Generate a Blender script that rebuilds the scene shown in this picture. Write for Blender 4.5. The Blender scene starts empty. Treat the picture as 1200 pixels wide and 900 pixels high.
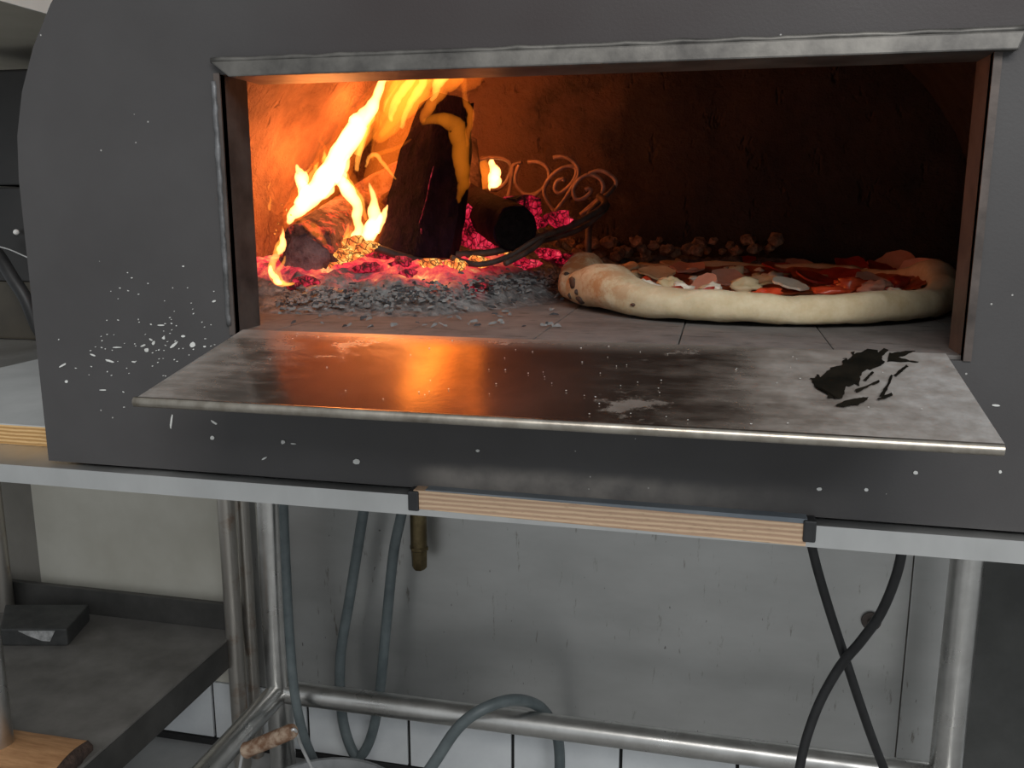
import bpy, bmesh, math, random
from mathutils import Vector, Matrix, noise

random.seed(7)
scene = bpy.context.scene
COL = scene.collection
R = math.radians

# ------------------------------------------------------------------ camera
FPX, YAW, PITCH = 1050.0, R(13.0), R(11.4)
CAM = Vector((0.0, -0.65, 1.17))
cam_data = bpy.data.cameras.new('camera')
cam_data.sensor_width = 36.0
cam_data.lens = 36.0 * FPX / 1200.0
cam_data.clip_start = 0.02
cam = bpy.data.objects.new('camera', cam_data)
COL.objects.link(cam)
cam.location = CAM
cam.rotation_euler = (R(90) - PITCH, 0, YAW)
scene.camera = cam

# ------------------------------------------------------------------ world, lamps, exposure
world = bpy.data.worlds.new('kitchen_light')
scene.world = world
world.use_nodes = True
bg = world.node_tree.nodes['Background']
bg.inputs['Color'].default_value = (0.92, 0.97, 1.0, 1)
bg.inputs['Strength'].default_value = 0.50


def area(name, loc, target, sx, sy, power, color):
    l = bpy.data.lights.new(name, 'AREA')
    l.shape = 'RECTANGLE'
    l.size, l.size_y = sx, sy
    l.energy = power
    l.color = color
    o = bpy.data.objects.new(name, l)
    COL.objects.link(o)
    o.location = loc
    o.rotation_euler = (Vector(target) - Vector(loc)).to_track_quat('-Z', 'Y').to_euler()
    return o


area('ceiling_lamp_near', (0.3, -1.7, 2.45), (0.1, -0.3, 0.6), 1.2, 0.5, 24, (1.0, 0.97, 0.93))
area('ceiling_lamp_far', (1.5, -2.6, 2.45), (0.5, 0.6, 0.3), 1.2, 0.6, 34, (0.95, 0.98, 1.0))

vs = scene.view_settings
vs.view_transform = 'Standard'
vs.look = 'None'
vs.exposure = 0.0
vs.gamma = 1.0
vs.use_curve_mapping = False
scene.cycles.transparent_max_bounces = 64
scene.cycles.max_bounces = 8
scene.cycles.use_denoising = True
scene.cycles.sample_clamp_indirect = 6.0


# ------------------------------------------------------------------ points from sight lines onto real planes
_cy, _sy, _cp, _sp = math.cos(YAW), math.sin(YAW), math.cos(PITCH), math.sin(PITCH)
FWD = Vector((-_sy * _cp, _cy * _cp, -_sp))
RGT = Vector((_cy, _sy, 0))
UPV = RGT.cross(FWD)


def ray(px, py):
    return FWD + RGT * ((px - 600) / FPX) + UPV * ((450 - py) / FPX)


def at(px, py, Y):
    d = ray(px, py)
    return CAM + d * ((Y - CAM.y) / d.y)


def atz(px, py, Z):
    d = ray(px, py)
    return CAM + d * ((Z - CAM.z) / d.z)


def px2m(n, Y):
    return n / FPX * (Y - CAM.y)


# ------------------------------------------------------------------ materials
class NT:
    def __init__(self, name):
        self.m = bpy.data.materials.new(name)
        self.m.use_nodes = True
        self.t = self.m.node_tree
        self.b = self.t.nodes.get('Principled BSDF')
        self.out = self.t.nodes.get('Material Output')
        self.tc = self.t.nodes.new('ShaderNodeTexCoord')

    def n(self, typ, **kw):
        nd = self.t.nodes.new(typ)
        for k, v in kw.items():
            setattr(nd, k, v)
        return nd

    def link(self, a, b):
        self.t.links.new(a, b)

    def mapping(self, scale=(1, 1, 1), loc=(0, 0, 0), rot=(0, 0, 0), coord='Object'):
        mp = self.n('ShaderNodeMapping')
        mp.inputs['Scale'].default_value = scale
        mp.inputs['Location'].default_value = loc
        mp.inputs['Rotation'].default_value = rot
        self.link(self.tc.outputs[coord], mp.inputs['Vector'])
        return mp.outputs['Vector']

    def noise(self, scale, detail=4, rough=0.55, vec=None, dist=0.0):
        nd = self.n('ShaderNodeTexNoise')
        nd.inputs['Scale'].default_value = scale
        nd.inputs['Detail'].default_value = detail
        nd.inputs['Roughness'].default_value = rough
        nd.inputs['Distortion'].default_value = dist
        self.link(vec if vec is not None else self.tc.outputs['Object'], nd.inputs['Vector'])
        return nd.outputs['Fac']

    def ramp(self, fac, stops, interp='LINEAR'):
        r = self.n('ShaderNodeValToRGB')
        r.color_ramp.interpolation = interp
        el = r.color_ramp.elements
        while len(el) < len(stops):
            el.new(0.5)
        for e, (p, c) in zip(el, stops):
            e.position = p
            e.color = (c, c, c, 1) if isinstance(c, (int, float)) else (*c, 1)
        self.link(fac, r.inputs['Fac'])
        return r.outputs['Color']

    def mix(self, fac, a, b, blend='MIX'):
        m = self.n('ShaderNodeMix', data_type='RGBA', blend_type=blend)
        for sock, v in ((m.inputs[0], fac), (m.inputs[6], a), (m.inputs[7], b)):
            if isinstance(v, (int, float)):
                sock.default_value = v
            elif isinstance(v, tuple):
                sock.default_value = (*v, 1)
            else:
                self.link(v, sock)
        return m.outputs[2]

    def math(self, op, a, b=0.0, clamp=False):
        m = self.n('ShaderNodeMath', operation=op)
        m.use_clamp = clamp
        for s, v in ((m.inputs[0], a), (m.inputs[1], b)):
            if isinstance(v, (int, float)):
                s.default_value = v
            else:
                self.link(v, s)
        return m.outputs[0]

    def sep(self, vec=None):
        s = self.n('ShaderNodeSeparateXYZ')
        self.link(vec if vec is not None else self.tc.outputs['Object'], s.inputs[0])
        return s.outputs

    def maprange(self, v, a, b, c=0.0, d=1.0):
        m = self.n('ShaderNodeMapRange')
        m.interpolation_type = 'SMOOTHSTEP'
        self.link(v, m.inputs[0])
        for i, x in ((1, a), (2, b), (3, c), (4, d)):
            m.inputs[i].default_value = x
        return m.outputs[0]

    def set(self, name, v):
        s = self.b.inputs[name]
        if isinstance(v, (int, float)):
            s.default_value = v
        elif isinstance(v, tuple):
            s.default_value = (*v, 1)
        else:
            self.link(v, s)

    def bump(self, h, strength=0.3, dist=0.002):
        b = self.n('ShaderNodeBump')
        b.inputs['Strength'].default_value = strength
        b.inputs['Distance'].default_value = dist
        self.link(h, b.inputs['Height'])
        self.link(b.outputs[0], self.b.inputs['Normal'])


def mottled(name, c1, c2, scale=20, rough=0.5, metal=0.0, bump=0.2, bscale=None, dist=0.001, lo=0.35, hi=0.65, spec=0.5):
    t = NT(name)
    t.set('Base Color', t.ramp(t.noise(scale, 5, 0.6), [(lo, c1), (hi, c2)]))
    t.set('Roughness', rough)
    t.set('Metallic', metal)
    t.set('Specular IOR Level', spec)
    if bump:
        t.bump(t.noise(bscale or scale * 4, 4), bump, dist)
    return t.m


def mat_painted_steel():
    t = NT('dark_painted_steel')
    base = t.ramp(t.noise(6, 5, 0.6), [(0.3, (0.043, 0.040, 0.040)), (0.7, (0.058, 0.055, 0.055))])
    x, y, z = t.sep()
    # soot that rose out of the mouth and settled above the lintel
    soot = t.math('MULTIPLY', t.maprange(z, 1.24, 1.295), t.math('MULTIPLY', t.maprange(x, -0.40, -0.2), t.maprange(x, 0.35, 0.12)))
    soot = t.math('MULTIPLY', soot, t.ramp(t.noise(5, 3), [(0.25, 0.5), (0.6, 1.0)]))
    base = t.mix(t.math('MULTIPLY', soot, 0.9), base, (0.026, 0.018, 0.018))
    # fine pale specks of flour
    v = t.n('ShaderNodeTexVoronoi')
    v.inputs['Scale'].default_value = 90
    t.link(t.tc.outputs['Object'], v.inputs['Vector'])
    rnd = t.sep(v.outputs['Color'])[0]
    sp = t.math('MULTIPLY', t.math('LESS_THAN', v.outputs['Distance'], 0.06), t.math('GREATER_THAN', rnd, 0.86))
    base = t.mix(t.math('MULTIPLY', sp, 0.7), base, (0.45, 0.44, 0.42))
    # pale scuffed band along the bottom edge
    sc = t.math('MULTIPLY', t.math('MULTIPLY', t.maprange(t.math('ADD', z, t.math('MULTIPLY', t.noise(14, 4), 0.012)), 0.978, 0.966), t.math('MULTIPLY', t.maprange(x, -0.24, -0.2), t.maprange(x, 0.12, -0.12))), t.ramp(t.noise(40, 4), [(0.3, 0.4), (0.6, 1.0)]))
    base = t.mix(t.math('MULTIPLY', sc, 0.6), base, (0.30, 0.27, 0.24))
    t.set('Base Color', base)
    t.set('Roughness', t.ramp(t.noise(9, 4), [(0.3, 0.45), (0.7, 0.6)]))
    t.set('Metallic', 0.0)
    t.set('Specular IOR Level', 0.4)
    t.bump(t.noise(420, 2), 0.12, 0.0006)
    return t.m


def mat_steel(name, c1, c2, rough=0.34, scale=(3, 3, 60), metal=1.0, bump=0.05):
    t = NT(name)
    v = t.mapping(scale)
    t.set('Base Color', t.ramp(t.noise(4, 4, 0.6, v), [(0.3, c1), (0.7, c2)]))
    t.set('Roughness', t.ramp(t.noise(3, 3, 0.6, v), [(0.3, rough - 0.06), (0.7, rough + 0.08)]))
    t.set('Metallic', metal)
    if bump:
        t.bump(t.noise(30, 3, 0.5, v), bump, 0.0004)
    return t.m


def mat_panel():
    t = NT('stained_stainless_panel')
    base = t.ramp(t.noise(5, 4, 0.6, t.mapping((1, 1, 2.5))), [(0.3, (0.44, 0.44, 0.43)), (0.7, (0.52, 0.52, 0.51))])
    v2 = t.mapping((9, 1, 1.6))
    rust = t.ramp(t.noise(9, 6, 0.7, v2), [(0.62, 0.0), (0.70, 1.0)])
    base = t.mix(t.math('MULTIPLY', rust, 0.6), base, (0.12, 0.09, 0.06))
    v3 = t.mapping((30, 1, 12))
    sp = t.ramp(t.noise(4, 3, 0.5, v3), [(0.74, 0.0), (0.76, 1.0)])
    base = t.mix(t.math('MULTIPLY', sp, 0.7), base, (0.05, 0.035, 0.03))
    t.set('Base Color', base)
    t.set('Metallic', 0.75)
    t.set('Roughness', t.ramp(t.noise(4, 4), [(0.3, 0.30), (0.7, 0.42)]))
    return t.m


def mat_vault():
    t = NT('sooty_refractory')
    x, y, z = t.sep()
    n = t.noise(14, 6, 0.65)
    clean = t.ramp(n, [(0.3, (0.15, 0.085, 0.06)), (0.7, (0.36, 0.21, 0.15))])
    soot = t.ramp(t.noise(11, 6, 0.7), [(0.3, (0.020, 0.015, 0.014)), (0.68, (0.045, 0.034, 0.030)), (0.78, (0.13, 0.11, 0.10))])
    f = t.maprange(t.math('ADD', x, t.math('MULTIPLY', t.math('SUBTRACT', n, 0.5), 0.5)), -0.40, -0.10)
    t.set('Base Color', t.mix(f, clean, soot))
    t.set('Roughness', 0.95)
    t.bump(t.math('ADD', t.noise(55, 6, 0.7), t.math('MULTIPLY', t.ramp(t.noise(38, 3, 0.6, t.mapping((1, 1, 0.5))), [(0.30, 0.0), (0.38, 1.0)]), 0.5)), 1.0, 0.014)
    return t.m


def mat_tray():
    t = NT('floured_steel_tray')
    x, y, z = t.sep()
    n = t.noise(16, 6, 0.65)
    n2 = t.noise(60, 5, 0.7)
    stretched = t.noise(6, 5, 0.6, t.mapping((3, 14, 14), rot=(0, 0, 0.3)))
    w = t.math('ADD', x, t.math('ADD', t.math('MULTIPLY', t.math('SUBTRACT', n, 0.5), 0.14), t.math('MULTIPLY', t.math('SUBTRACT', stretched, 0.5), 0.18)))
    right = t.maprange(w, -0.07, 0.19)
    left = t.maprange(w, -0.28, -0.44)
    patch = t.math('MULTIPLY', t.ramp(t.noise(13, 6, 0.7, t.mapping((1, 1.6, 1), loc=(0.3, 0.1, 0))), [(0.60, 0.0), (0.66, 1.0)]), 0.4)
    front = t.math('MULTIPLY', t.maprange(y, -0.02, 0.02), 0.6)
    fl = t.math('MAXIMUM', t.math('MAXIMUM', right, t.math('MULTIPLY', left, 0.75)), t.math('MAXIMUM', patch, front))
    fl = t.math('MULTIPLY', fl, t.ramp(n2, [(0.25, 0.7), (0.6, 1.0)]), True)
    steel = t.ramp(n, [(0.3, (0.32, 0.26, 0.215)), (0.7, (0.48, 0.41, 0.35))])
    flour = t.ramp(n2, [(0.3, (0.19, 0.185, 0.18)), (0.7, (0.34, 0.33, 0.32))])
    t.set('Base Color', t.mix(fl, steel, flour))
    t.set('Metallic', t.math('SUBTRACT', 0.95, t.math('MULTIPLY', fl, 0.95)))
    t.set('Roughness', t.math('ADD', 0.17, t.math('MULTIPLY', fl, 0.45)))
    t.bump(n2, 0.12, 0.0008)
    return t.m


def mat_hearth():
    t = NT('ash_dusted_firebrick')
    n = t.noise(20, 6, 0.7)
    base = t.ramp(n, [(0.3, (0.082, 0.072, 0.067)), (0.7, (0.175, 0.160, 0.150))])
    dk = t.ramp(t.noise(26, 5, 0.65, t.mapping((1, 2.5, 1))), [(0.56, 0.0), (0.66, 1.0)])
    base = t.mix(t.math('MULTIPLY', dk, 0.75), base, (0.05, 0.045, 0.04))
    t.set('Base Color', base)
    t.set('Roughness', 0.9)
    t.bump(t.noise(90, 4), 0.3, 0.001)
    return t.m


def mat_plywood(name, c1, c2, c3):
    t = NT(name)
    w = t.n('ShaderNodeTexWave', wave_type='BANDS', bands_direction='Z')
    w.inputs['Scale'].default_value = 85
    w.inputs['Distortion'].default_value = 1.2
    w.inputs['Detail'].default_value = 3
    w.inputs['Detail Scale'].default_value = 2
    t.link(t.mapping((0.25, 1, 1)), w.inputs['Vector'])
    base = t.ramp(w.outputs['Fac'], [(0.2, c1), (0.6, c2), (0.9, c3)])
    g = t.noise(30, 5, 0.7, t.mapping((4, 4, 30)))
    base = t.mix(t.ramp(g, [(0.55, 0.0), (0.75, 0.7)]), base, tuple(c * 0.5 for c in c1))
    t.set('Base Color', base)
    t.set('Roughness', 0.75)
    t.bump(w.outputs['Fac'], 0.3, 0.0006)
    return t.m


def mat_crust():
    t = NT('pale_dough_crust')
    x, y, z = t.sep()
    n = t.noise(45, 5, 0.65)
    base = t.ramp(n, [(0.3, (0.44, 0.345, 0.20)), (0.7, (0.60, 0.51, 0.35))])
    left = t.maprange(x, -0.07, -0.15)
    br = t.ramp(t.noise(30, 6, 0.75), [(0.46, 0.0), (0.60, 0.9)])
    low = t.math('ADD', t.math('MULTIPLY', left, 0.95), 0.05)
    base = t.mix(t.math('MULTIPLY', br, low), base, (0.36, 0.15, 0.045))
    sp = t.ramp(t.noise(80, 3, 0.5), [(0.72, 0.0), (0.78, 1.0)])
    base = t.mix(t.math('MULTIPLY', sp, 0.6), base, (0.55, 0.27, 0.07))
    t.set('Base Color', base)
    t.set('Roughness', 0.8)
    t.set('Subsurface Weight', 0.05)
    t.bump(t.noise(160, 4), 0.35, 0.0015)
    return t.m


def mat_char(name, c1=(0.006, 0.003, 0.006), c2=(0.026, 0.010, 0.020), stretch=(30, 30, 5), glow=None):
    t = NT(name)
    v = t.mapping(stretch)
    n = t.noise(3, 6, 0.7, v)
    t.set('Base Color', t.ramp(n, [(0.35, c1), (0.7, c2)]))
    t.set('Roughness', 0.85)
    t.set('Specular IOR Level', 0.08)
    t.bump(n, 0.9, 0.006)
    if glow:
        g = t.ramp(t.noise(2.2, 5, 0.65, v, 0.4), [(glow[0], 0.0), (glow[0] + 0.09, 1.0)])
        t.set('Emission Color', glow[1])
        t.set('Emission Strength', t.math('MULTIPLY', g, glow[2]))
    return t.m


def mat_ember(name, thresh=0.45, hot=1.0, scale=38, pal=((0.10, 0.002, 0.012), (0.80, 0.012, 0.05), (1.0, 0.05, 0.11), (1.0, 0.50, 0.22))):
    t = NT(name)
    n = t.noise(scale, 5, 0.65, None, 0.5)
    v = t.n('ShaderNodeTexVoronoi', feature='DISTANCE_TO_EDGE')
    v.inputs['Scale'].default_value = scale * 3.2
    v.inputs['Randomness'].default_value = 1.0
    t.link(t.mapping((1, 1, 0.6)), v.inputs['Vector'])
    crk = t.maprange(v.outputs['Distance'], 0.01, 0.13, 0.12, 1.0)
    col = t.ramp(n, list(zip((thresh - 0.08, thresh + 0.04, thresh + 0.18, thresh + 0.30), pal)))
    t.set('Base Color', (0.012, 0.010, 0.010))
    t.set('Roughness', 0.95)
    t.set('Emission Color', col)
    t.set('Emission Strength', t.math('MULTIPLY', crk, t.math('MULTIPLY', t.ramp(n, [(thresh - 0.1, 0.0), (thresh + 0.05, 0.7), (thresh + 0.27, 1.5)]), hot)))
    t.bump(t.noise(scale * 2.5, 4, 0.6), 0.9, 0.006)
    return t.m


def mat_ash_bed():
    """grey ash in front, live coals under the logs"""
    t = NT('ash_and_live_coals')
    x, y, z = t.sep()
    n = t.noise(34, 6, 0.7, None, 0.6)
    n2 = t.noise(110, 4, 0.6)
    ash = t.ramp(n2, [(0.3, (0.055, 0.053, 0.053)), (0.7, (0.22, 0.21, 0.205))])
    t.set('Base Color', ash)
    t.set('Roughness', 0.95)
    # where coals are still alive: a strip under the logs
    live = t.math('MULTIPLY', t.maprange(t.math('ADD', y, t.math('MULTIPLY', t.math('SUBTRACT', n, 0.5), 0.16)), 0.175, 0.235), t.maprange(x, -0.22, -0.28))
    live = t.math('MULTIPLY', live, t.maprange(y, 0.46, 0.38))
    t.set('Base Color', t.mix(live, ash, (0.02, 0.014, 0.014)))
    coal = t.math('MULTIPLY', live, t.ramp(n, [(0.33, 0.1), (0.5, 1.0)]))
    t.set('Emission Color', t.ramp(n, [(0.36, (0.6, 0.008, 0.03)), (0.50, (1.0, 0.035, 0.07)), (0.60, (1.0, 0.16, 0.08)), (0.70, (1.0, 0.6, 0.2))]))
    t.set('Emission Strength', t.math('MULTIPLY', coal, 1.1))
    t.bump(n2, 0.8, 0.005)
    return t.m


def mat_flame(name, color, strength):
    t = NT(name)
    t.t.nodes.remove(t.b)
    e = t.n('ShaderNodeEmission')
    e.inputs['Color'].default_value = (*color, 1)
    e.inputs['Strength'].default_value = strength
    t.link(e.outputs[0], t.out.inputs['Volume'])
    return t.m


def mat_wood_grain():
    t = NT('split_firewood')
    v = t.mapping((6, 40, 40))
    n = t.noise(3, 5, 0.65, v)
    t.set('Base Color', t.ramp(n, [(0.3, (0.36, 0.17, 0.07)), (0.7, (0.62, 0.34, 0.16))]))
    t.set('Roughness', 0.75)
    t.bump(n, 0.4, 0.002)
    return t.m


M = {
    'plate': mat_painted_steel(),
    'body': mottled('dark_body_steel', (0.03, 0.03, 0.033), (0.05, 0.05, 0.055), 8, 0.5),
    'lintel': mottled('bare_worn_steel', (0.055, 0.052, 0.049), (0.14, 0.133, 0.122), 26, 0.5, 0.6, 0.25),
    'jamb': mottled('browned_steel', (0.045, 0.036, 0.032), (0.11, 0.088, 0.078), 24, 0.55, 0.4, 0.25),
    'weld': mottled('weld_bead_steel', (0.06, 0.06, 0.06), (0.16, 0.16, 0.165), 60, 0.5, 0.5, 0.4),
    'tray': mat_tray(),
    'tray_edge': mat_steel('bright_rolled_edge', (0.22, 0.19, 0.155), (0.50, 0.46, 0.40), 0.36, (12, 9, 9)),
    'hearth': mat_hearth(),
    'mortar': mottled('hearth_joint', (0.04, 0.035, 0.03), (0.07, 0.06, 0.05), 40, 0.95),
    'vault': mat_vault(),
    'dough_fleck': mottled('dried_dough', (0.45, 0.45, 0.43), (0.62, 0.62, 0.6), 60, 0.8),
    'burnt': mottled('burnt_residue', (0.004, 0.004, 0.003), (0.012, 0.010, 0.007), 50, 0.9, spec=0.05),
    'steel': mat_steel('brushed_stainless', (0.50, 0.50, 0.49), (0.58, 0.58, 0.57), 0.40, (6, 3, 3), 0.9, 0.0),
    'tube': mat_steel('satin_tube_steel', (0.52, 0.51, 0.49), (0.66, 0.65, 0.63), 0.30, (6, 6, 6), 1.0, 0.0),
    'rusty_tube': mottled('rust_spotted_tube', (0.48, 0.45, 0.41), (0.30, 0.18, 0.11), 14, 0.38, 0.85, 0.15, lo=0.52, hi=0.7),
    'shelf': mottled('dull_grey_shelf_steel', (0.13, 0.122, 0.112), (0.21, 0.198, 0.185), 10, 0.6, 0.2, 0.1),
    'shelf_lip': mottled('shelf_lip_steel', (0.07, 0.068, 0.064), (0.11, 0.105, 0.10), 10, 0.5, 0.5, 0.1),
    'panel': mat_panel(),
    'panel_warm': mottled('warm_grey_sheet', (0.58, 0.55, 0.47), (0.68, 0.65, 0.57), 5, 0.5, 0.0, 0.05),
    'panel_dark': mottled('dark_grey_sheet', (0.05, 0.05, 0.047), (0.08, 0.08, 0.076), 9, 0.5),  # darker grey sheet for the right end of the wall
    'wall': mottled('greasy_plaster', (0.20, 0.185, 0.16), (0.27, 0.25, 0.22), 5, 0.8),
    'tile': mottled('white_glazed_tile', (0.62, 0.64, 0.66), (0.74, 0.76, 0.77), 7, 0.3, 0.0, 0.02),
    'grout': mottled('black_joint', (0.012, 0.012, 0.012), (0.022, 0.022, 0.022), 30, 0.9),
    'floor': mottled('pale_kitchen_floor', (0.34, 0.34, 0.34), (0.46, 0.46, 0.45), 6, 0.5),
    'ply': mat_plywood('plywood_edge', (0.40, 0.26, 0.17), (0.50, 0.34, 0.22), (0.57, 0.41, 0.27)),
    'ply_left': mat_plywood('golden_plywood_edge', (0.36, 0.20, 0.07), (0.52, 0.31, 0.12), (0.60, 0.39, 0.18)),
    'laminate': mottled('pale_grey_laminate', (0.36, 0.37, 0.37), (0.45, 0.46, 0.46), 9, 0.55, 0.0, 0.05),
    'tape': mottled('bluish_grey_board_top', (0.12, 0.14, 0.16), (0.18, 0.20, 0.22), 14, 0.5),
    'black': mottled('black_rubber', (0.010, 0.010, 0.011), (0.020, 0.020, 0.021), 30, 0.5),
    'black_metal': mottled('black_enamel', (0.012, 0.011, 0.011), (0.024, 0.022, 0.021), 6, 0.45),
    'brown_base': mottled('greasy_brown_metal', (0.045, 0.038, 0.028), (0.075, 0.064, 0.046), 7, 0.6),
    'pale_metal': mottled('pale_hood_metal', (0.60, 0.60, 0.56), (0.68, 0.68, 0.64), 5, 0.5),
    'hood_dark': mottled('greasy_hood_metal', (0.40, 0.37, 0.30), (0.52, 0.48, 0.41), 5, 0.6),
    'white': mottled('white_plastic', (0.75, 0.75, 0.73), (0.85, 0.85, 0.83), 30, 0.4),
    'hose': mottled('grey_green_hose', (0.085, 0.105, 0.11), (0.14, 0.165, 0.17), 20, 0.45),
    'brass': mottled('tarnished_brass', (0.09, 0.065, 0.03), (0.20, 0.155, 0.08), 25, 0.45, 0.8),
    'stone': mottled('dark_stone', (0.035, 0.036, 0.036), (0.06, 0.06, 0.058), 40, 0.6),
    'foil': mottled('torn_foil', (0.45, 0.45, 0.45), (0.85, 0.85, 0.85), 90, 0.3, 0.5, 0.6),
    'firewood': mat_wood_grain(),
    'bark': mottled('dark_bark', (0.035, 0.022, 0.018), (0.09, 0.055, 0.04), 50, 0.9, 0, 0.8, dist=0.004),
    'bail_grip': mottled('worn_wooden_grip', (0.17, 0.085, 0.045), (0.40, 0.30, 0.22), 45, 0.7, 0, 0.4, lo=0.42, hi=0.6),
    'wire': mottled('pale_wire', (0.55, 0.55, 0.55), (0.7, 0.7, 0.7), 30, 0.4, 0.6),
    'galv': mottled('galvanised_steel', (0.30, 0.31, 0.32), (0.46, 0.47, 0.48), 18, 0.45, 0.7),
    'ash_pale': mottled('pale_ash', (0.33, 0.33, 0.33), (0.58, 0.58, 0.57), 55, 0.95, 0, 0.8, dist=0.004),
    'ash_bed': mat_ash_bed(),
    'ash_flake': mottled('ash_flake', (0.10, 0.098, 0.096), (0.24, 0.235, 0.23), 70, 0.95),
    'char_flake': mottled('char_flake', (0.018, 0.018, 0.02), (0.06, 0.06, 0.065), 70, 0.9),
    'log_front': mat_char('charred_log', glow=(0.72, (1.0, 0.03, 0.07), 0.5)),
    'log_end': mat_char('charred_end_grain', (0.006, 0.005, 0.005), (0.02, 0.016, 0.015), (60, 60, 60)),
    'log_bark': mat_char('ashy_burning_bark', (0.05, 0.022, 0.02), (0.30, 0.17, 0.14), (22, 22, 22), glow=(0.56, (1.0, 0.07, 0.03), 0.7)),
    'log_dull': mat_char('dull_burnt_wood', (0.03, 0.02, 0.019), (0.11, 0.075, 0.065), (16, 26, 26), glow=(0.64, (1.0, 0.04, 0.06), 0.5)),
    'crack': mat_ember('glowing_crack', 0.44, 0.35, 60),
    'ember': mat_ember('live_ember', 0.43, 0.75, 55),
    'ember_dim': mat_ember('dim_ember', 0.52, 0.7, 55),
    'hot_ember': mat_ember('yellow_hot_ember', 0.30, 1.1, 50, ((0.7, 0.02, 0.02), (1.0, 0.11, 0.03), (1.0, 0.30, 0.05), (1.0, 0.65, 0.18))),
    'iron': mottled('fire_scaled_iron', (0.045, 0.032, 0.027), (0.11, 0.075, 0.06), 60, 0.7, 0.3, 0.5),
    'firelit_iron': mottled('flame_lit_scroll_iron', (0.16, 0.10, 0.075), (0.34, 0.21, 0.15), 70, 0.6, 0.0, 0.5),  # scroll iron, with the flames' orange light put into its colour
    'crumb': mottled('charred_crumb', (0.09, 0.05, 0.035), (0.40, 0.24, 0.15), 60, 0.95, 0, 0.8, dist=0.004),
    'crust': mat_crust(),
    'blister': mottled('burnt_blister', (0.03, 0.015, 0.01), (0.10, 0.045, 0.025), 80, 0.7),
    'sauce': mottled('tomato_sauce', (0.22, 0.03, 0.012), (0.38, 0.10, 0.03), 40, 0.35, 0, 0.5, dist=0.003),
    'cheese': mottled('melted_cheese', (0.55, 0.36, 0.16), (0.70, 0.56, 0.36), 50, 0.4, 0, 0.3),
    'mozz': mottled('white_cheese', (0.62, 0.54, 0.42), (0.74, 0.68, 0.56), 50, 0.4, 0, 0.3),
    'potato': mottled('pale_topping', (0.56, 0.42, 0.22), (0.68, 0.55, 0.34), 50, 0.5, 0, 0.3),
    'ham': mottled('pink_ham', (0.52, 0.24, 0.16), (0.62, 0.34, 0.25), 40, 0.4, 0, 0.3),
    'pepperoni': mottled('red_pepperoni', (0.27, 0.02, 0.012), (0.45, 0.05, 0.025), 70, 0.35, 0, 0.4),
    'tomato': mottled('red_tomato', (0.48, 0.045, 0.015), (0.60, 0.09, 0.03), 60, 0.25, 0, 0.3),
    'flame_white': mat_flame('white_hot_flame', (1.0, 0.40, 0.12), 420),
    'flame_yellow': mat_flame('yellow_flame', (1.0, 0.33, 0.045), 150),
    'flame_orange': mat_flame('orange_flame', (1.0, 0.215, 0.014), 40),
    'flame_soft': mat_flame('soft_amber_flame', (1.0, 0.245, 0.013), 22),
    'flame_thin': mat_flame('thin_orange_flame', (1.0, 0.17, 0.012), 14),
}


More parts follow.
